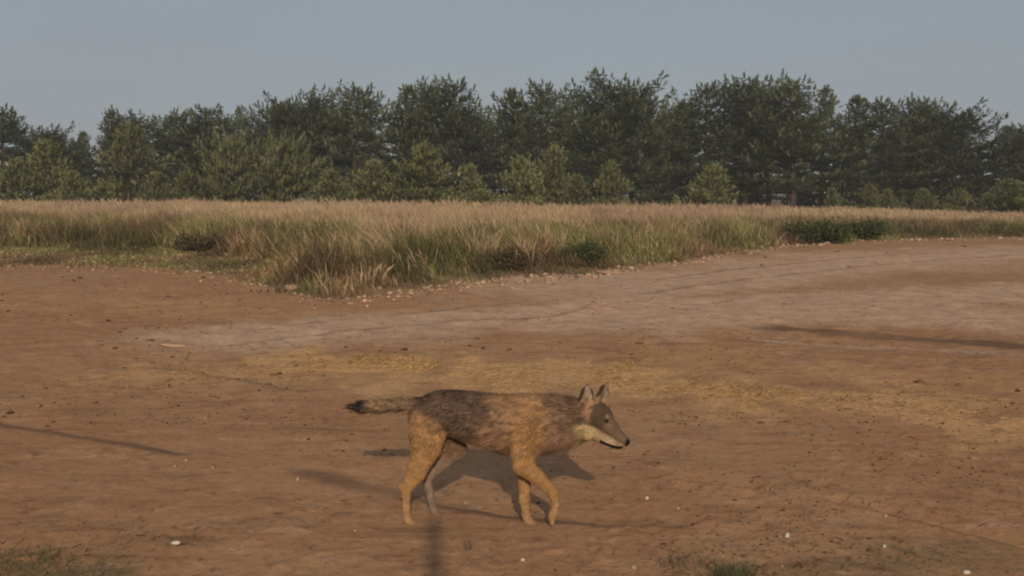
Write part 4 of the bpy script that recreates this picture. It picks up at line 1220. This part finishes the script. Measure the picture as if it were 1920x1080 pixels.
def coat(P, N):
    u, v = side_uv(P)
    dT, dH = part_dist(P, torso), part_dist(P, head)
    dl = [part_dist(P, s_) for s_ in (near_hind, far_hind, near_fore, far_fore)]
    dTail = part_dist(P, tail)
    n1 = fbm(u * 0.010, v * 0.014, 3, 301); n2 = fbm(u * 0.035, v * 0.05, 3, 311); n3 = fbm(u * 0.012 + P[:, 1] * 8, v * 0.03, 3, 321)
    c = np.tile(C_FLANK, (len(P), 1)).astype(float)
    def lay(m, col):
        nonlocal c
        c = c * (1 - m[:, None]) + np.asarray(col) * m[:, None]
    # grey-brown saddle from rump to mid back, its lower edge falling forward
    low = np.interp(u, [450, 560, 660, 740, 860, 930], [310, 318, 400, 470, 440, 330])
    sad = sstep(70, -70, v - low + 90 * n1 + 40 * n2) * sstep(430, 530, u) * sstep(1010, 790, u + 160 * n1)
    lay(sad, C_SADDLE)
    lay(sstep(200, 172, v + 20 * n2) * sstep(480, 560, u) * sstep(980, 860, u) * 0.8, C_BLACK)      # dark guard hairs along the spine
    # speckled reddish flank
    lay(np.clip(sstep(0.02, 0.28, n2 + 0.4 * n3), 0, 1) * sstep(850, 930, u) * sstep(1180, 1080, u) * 0.65, C_DARKRED)
    # sandy shoulder and neck
    sh = sstep(1040, 1120, u + 60 * n1) * sstep(1330, 1240, u + 60 * n1)
    lay(sh, C_TAN)
    lay(sstep(930, 1010, u + 60 * n1) * sstep(1420, 1340, u) * sstep(300, 235, v + 40 * n2) * 0.9, C_SAND)
    lay(sstep(1260, 1340, u + 60 * n2) * sstep(1490, 1440, u) * 0.85, C_RUFF)
    lay(sstep(1370, 1410, u + 40 * n2) * sstep(1480, 1450, u) * sstep(330, 300, v) * 0.6, C_DARKRED)
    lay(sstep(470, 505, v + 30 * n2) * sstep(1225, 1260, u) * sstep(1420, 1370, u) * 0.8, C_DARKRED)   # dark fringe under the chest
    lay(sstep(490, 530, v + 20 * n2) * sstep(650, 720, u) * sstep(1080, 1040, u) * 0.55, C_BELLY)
    # legs
    for i, d in enumerate(dl):
        on = sstep(0.012, -0.004, d - np.minimum(dT, 0.03) - (0.004 if i % 2 else 0))
        start = (330, 380, 330, 480)[i]
        m = on * sstep(start - 70, start + 90, v + 60 * n1 + 30 * n2)
        lay(m, C_LEG)
        lay(m * sstep(700, 860, v), C_LEGLOW)
        lay(m * sstep(0.05, 0.3, n2) * 0.35, C_TAN)
        if i < 2:                                                     # the inner side of the hind legs is dull grey
            inner_side = sstep(0.1, 0.6, N[:, 1] * (1 if i == 0 else -1))
            lay(m * inner_side * sstep(420, 470, v), C_BELLY * 1.35)
            lay(m * inner_side * sstep(560, 680, v), C_INNER)
            lay(m * inner_side * sstep(640, 560, v) * sstep(0.35, 0.8, -N[:, 2] + 0.4 * N[:, 0]), C_CREAM)
    lay(sstep(0.01, 0, dl[0]) * sstep(650, 690, u - 0.0 * v) * sstep(360, 400, v) * sstep(620, 500, v) * 0.7, C_CREAM)
    # tail
    on = sstep(0.01, -0.005, dTail - np.minimum(dT, 0.02)) * sstep(560, 500, u)
    lay(on, C_TAIL)
    lay(on * sstep(242, 226, v + 40 * n2), C_BLACK)
    lay(on * sstep(205, 150, u + 50 * n2 - 0.35 * (v - 250)), C_BLACK)
    # head
    hd = sstep(0.03, 0.005, dH - dT * 0.0) * sstep(1400, 1450, u)
    q = P - SK
    f = q @ FWD; w = np.abs(q @ RGT); g = q @ UPH
    fp = f / MPX
    lay(hd * sstep(0, 40, fp + 300 * n2 * 0.2), C_HEADTOP)
    side = hd * sstep(-0.004, -0.024, g)
    lay(side * sstep(-20, 30, fp), C_GREY)
    lay(hd * sstep(-0.018, -0.032, g) * sstep(-10, 30, fp), C_CHEEK)
    muz = hd * sstep(0.100, 0.135, f)
    lay(muz, C_MUZZLE)
    lay(muz * sstep(0.000, -0.014, (P - MT) @ UPH + (f - 0.2) * 0.02), C_CREAM)
    for e_ in EYES:                                                                      # pale spot above, dark rim round the eye
        de = np.linalg.norm(P - e_, axis=1); below = (P - e_) @ UPH
        lay(hd * sstep(0.015, 0.007, np.linalg.norm(P - (e_ + UPH * 0.022 - FWD * 0.006), axis=1)) * 0.6, C_CREAM * 0.8)
        lay(hd * sstep(0.024, 0.012, np.linalg.norm(P - (e_ - UPH * 0.012 + FWD * 0.026), axis=1)) * 0.25, C_CREAM * 0.7)
        lay(sstep(0.024, 0.016, de + 0.6 * np.abs(below)) , C_BLACK)
        tv = FWD * 0.034 - UPH * 0.014                                                   # dark line from the eye down towards the muzzle
        tq = np.clip(((P - e_) @ tv) / (tv @ tv), -0.6, 1)
        lay(sstep(0.010, 0.005, np.linalg.norm(P - e_ - tq[:, None] * tv, axis=1)) * 0.8, C_BLACK)
    # lips, chin and nose
    mouth_a, mouth_b = cp(1565, 452, 5.757), cp(1700, 492, 5.705)
    ab = mouth_b - mouth_a; tt = np.clip(((P - mouth_a) @ ab) / (ab @ ab), 0, 1)
    seg = mouth_a + tt[:, None] * ab; seg[:, 2] -= 0.010 * np.sin(math.pi * tt)
    dm = np.abs((P - seg) @ UPH) + 3 * np.clip(np.abs(((P - mouth_a) @ ab) / (ab @ ab) - tt), 0, 1)
    lay(muz * sstep(0.0120, 0.0070, dm) , C_NOSE)
    lay(sstep(0.027, 0.020, np.linalg.norm(P - (NO + FWD * 0.010 + UPH * 0.003), axis=1)), C_NOSE)
    # ears: dark rims and backs, pale inside
    for base, tip, nrm in EARS:
        d = tip - base; L = np.linalg.norm(d); t = ((P - base) @ d) / (L * L); wv = np.cross(d / L, nrm); lat = np.abs((P - base) @ wv)
        near = (np.linalg.norm(P - (base + np.clip(t, 0, 1)[:, None] * d), axis=1) < 0.052) & (t > 0.05)
        inner = sstep(0.0, 0.35, N @ nrm)
        halfw = 0.053 * (1 - 0.88 * np.clip(t, 0, 1))
        m = near * sstep(0.05, 0.2, t)
        lay(m * (1 - inner), C_EARBACK)
        lay(m * inner, C_EARIN)
        lay(m * inner * sstep(0.5, 0.15, t) * sstep(0.4, 0.1, lat / np.maximum(halfw, 0.004)) * 0.7, C_DARKRED * 0.6)
        lay(m * inner * sstep(0.75, 0.95, lat / np.maximum(halfw, 0.004)), C_EARBACK)
        lay(m * sstep(0.85, 0.97, t), C_BLACK)
    return np.clip(c * (1 + 0.5 * n2[:, None] * 0.6), 0.004, 1)

C_SADDLE = np.array((0.115, 0.071, 0.050)); C_BLACK = np.array((0.018, 0.012, 0.010)); C_FLANK = np.array((0.300, 0.176, 0.102))
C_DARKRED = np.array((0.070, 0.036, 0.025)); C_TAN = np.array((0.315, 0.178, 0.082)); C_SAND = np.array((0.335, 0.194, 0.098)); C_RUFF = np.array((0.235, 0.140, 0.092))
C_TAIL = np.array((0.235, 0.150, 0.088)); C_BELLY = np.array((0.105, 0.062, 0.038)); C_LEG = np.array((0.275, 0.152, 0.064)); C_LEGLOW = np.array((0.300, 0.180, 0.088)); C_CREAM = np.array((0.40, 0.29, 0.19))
C_HEADTOP = np.array((0.080, 0.051, 0.032)); C_GREY = np.array((0.105, 0.074, 0.052)); C_CHEEK = np.array((0.370, 0.265, 0.145)); C_MUZZLE = np.array((0.125, 0.078, 0.050))
C_INNER = np.array((0.205, 0.145, 0.110)); C_NOSE = np.array((0.010, 0.008, 0.008)); C_EARBACK = np.array((0.045, 0.026, 0.018)); C_EARIN = np.array((0.27, 0.195, 0.135))

MAT_COAT = attr_mat('wolf_coat', 0.85, 0.12, 90.0, 0.22, bump=0.35)
MAT_FUR = attr_mat('wolf_fur', 0.75, 0.15, 60.0, 0.15)
wolf = empty('wolf', (WOLF_C[0], WOLF_C[1], 0.0))
tag(wolf, 'lean tawny wolf with grey saddle walking right across the bare field', 'wolf')
WORG = np.array((WOLF_C[0], WOLF_C[1], 0.0))
body = link('body', mesh_from('wolf_body', WV - WORG, WQ, coat(WV, WN), smooth=True), MAT_COAT, wolf)

def fur():
    rng = np.random.default_rng(31)
    A = WV[WQ]
    area = 0.5 * np.linalg.norm(np.cross(A[:, 2] - A[:, 0], A[:, 3] - A[:, 1]), axis=1)
    n = 150000
    i = rng.choice(len(WQ), n, p=area / area.sum())
    a, b = rng.random((n, 1)), rng.random((n, 1))
    P = (A[i, 0] * (1 - a) + A[i, 1] * a) * (1 - b) + (A[i, 3] * (1 - a) + A[i, 2] * a) * b
    N = WN[WQ[i]].mean(1); N /= np.linalg.norm(N, axis=1)[:, None] + 1e-9
    u, v = side_uv(P)
    dT, dH, dTl = part_dist(P, torso), part_dist(P, head), part_dist(P, tail)
    dL = np.min([part_dist(P, s_) for s_ in (near_hind, far_hind, near_fore, far_fore)], axis=0)
    flow = np.tile((-0.85, 0.16, -0.42), (n, 1)).astype(float)
    leg = sstep(0.0, 0.02, dT - dL); flow = flow * (1 - leg[:, None]) + np.array((-0.25, 0, -1.0)) * leg[:, None]
    hd = sstep(1430, 1500, u) * sstep(0.03, 0.0, dH); flow = flow * (1 - hd[:, None]) + (-FWD + np.array((0, 0, -0.25))) * hd[:, None]
    tl = sstep(540, 480, u) * (dTl < 0.02); flow = flow * (1 - tl[:, None]) + np.array((-1.0, 0.2, -0.12)) * tl[:, None]
    ruff = sstep(1200, 1340, u) * sstep(1490, 1440, u)
    L = 0.030 + 0.016 * ruff + 0.009 * (v > 430) * (u > 1180) * (u < 1440) + 0.005 * (v > 470) * (u > 640) * (u < 1100)
    L = L * (1 - leg) + leg * (0.0115 + 0.014 * sstep(620, 450, v))
    L = L * (1 - hd) + hd * (0.0075 + 0.010 * sstep(0.02, -0.05, (P - SK) @ FWD))
    L = np.where(tl > 0.5, 0.034, L)
    for base, tip, nrm in EARS:
        d = tip - base; t = ((P - base) @ d) / (d @ d)
        k = (np.linalg.norm(P - (base + np.clip(t, 0, 1)[:, None] * d), axis=1) < 0.055) & (t > 0.05)
        L = np.where(k, 0.006, L); flow[k] = d / np.linalg.norm(d)
    fp = ((P - MT) @ FWD) > -0.01
    keep = ~(fp & (hd > 0.5))
    flow = flow + rng.normal(0, 0.20, (n, 3))
    flow -= (flow * N).sum(1)[:, None] * N
    flow /= np.linalg.norm(flow, axis=1)[:, None] + 1e-9
    lift = np.where(leg > 0.5, 0.26, 0.32 + 0.18 * ruff) * rng.uniform(0.3, 1.9, n)
    d = flow + N * lift[:, None]; d /= np.linalg.norm(d, axis=1)[:, None]
    w = np.cross(d, N); w /= np.linalg.norm(w, axis=1)[:, None] + 1e-9
    L = L * rng.uniform(0.6, 1.25, n); W = (0.0012 + 0.035 * L)[:, None] * 0.6
    clump = 1 + 0.9 * fbm(u * 0.022, v * 0.05 + P[:, 1] * 9, 3, 341)[:, None]
    C = coat(P, N) * rng.uniform(0.55, 1.45, (n, 1)) * np.clip(clump, 0.45, 1.6)
    gh = rng.random(n); body_ = (1 - 0.6 * leg) * (1 - 0.7 * hd)                # grizzled: black-tipped guard hairs among pale ones
    C = np.where((gh < (0.13 - 0.09 * sstep(860, 1000, u)) * body_)[:, None], C * 0.28, np.where((gh > 1 - 0.12 * body_)[:, None], C * 0.6 + C_CREAM * 0.5, C))
    L = np.where(gh < 0.16 * body_, L * 1.25, L)
    p0 = P - N * 0.002
    V = np.stack([p0 - w * W, p0 + w * W, p0 + d * L[:, None]], 1)[keep].reshape(-1, 3)
    C = C[keep]
    F = np.arange(len(V)).reshape(-1, 3)
    tipc = np.clip(C * 1.12, 0, 1)
    return mesh_from('wolf_fur', V - WORG, F, np.stack([C * 0.9, C * 0.9, tipc], 1).reshape(-1, 3))
link('fur', fur(), MAT_FUR, body)

m_eye, nt_, b_ = new_mat('wolf_eye', 0.25, 0.4); b_.inputs['Base Color'].default_value = (0.012, 0.007, 0.004, 1)
for e_ in EYES:
    V, F = [], []
    for j in range(7):
        ph = math.pi * j / 6 - math.pi / 2
        for i in range(10):
            th = 6.28318 * i / 10
            V.append((math.cos(ph) * math.cos(th) * 0.0095, math.cos(ph) * math.sin(th) * 0.0095, math.sin(ph) * 0.0075))
    for j in range(6):
        for i in range(10):
            a_, b2 = j * 10 + i, j * 10 + (i + 1) % 10
            F.append((a_, b2, b2 + 10, a_ + 10))
    eo = link('eye', mesh_from('wolf_eye', V, F, smooth=True), m_eye, body)
    # seat the eyeball in the lid: slide it along the gaze until it sits just proud of the fur
    q = WV[np.argsort(np.linalg.norm(WV - e_, axis=1))[:20]].mean(0)
    eo.location = tuple(q - WORG - (q - SK) / np.linalg.norm(q - SK) * 0.004)

# ------------------------------------------------------------------ the air: a faint warm-evening haze over field and wood
def haze():
    x0, x1, y0, y1, z0, z1 = -4200.0, 4200.0, -450.0, 3600.0, -1.5, 16.0
    V = [(x, y, z) for z in (z0, z1) for y in (y0, y1) for x in (x0, x1)]
    F = [(0, 2, 3, 1), (4, 5, 7, 6), (0, 1, 5, 4), (2, 6, 7, 3), (0, 4, 6, 2), (1, 3, 7, 5)]
    m = bpy.data.materials.new('haze_air'); m.use_nodes = True
    nt = m.node_tree; nt.nodes.clear()
    out = nt.nodes.new('ShaderNodeOutputMaterial'); v = nt.nodes.new('ShaderNodeVolumePrincipled')
    v.inputs['Color'].default_value = (0.92, 0.94, 0.97, 1)
    v.inputs['Density'].default_value = 0.00075
    v.inputs['Anisotropy'].default_value = 0.0
    nt.links.new(v.outputs['Volume'], out.inputs['Volume'])
    o = link('haze', mesh_from('haze', V, F), m)
    tag(o, 'faint haze in the air over the field and the wood', kind='stuff')
haze()
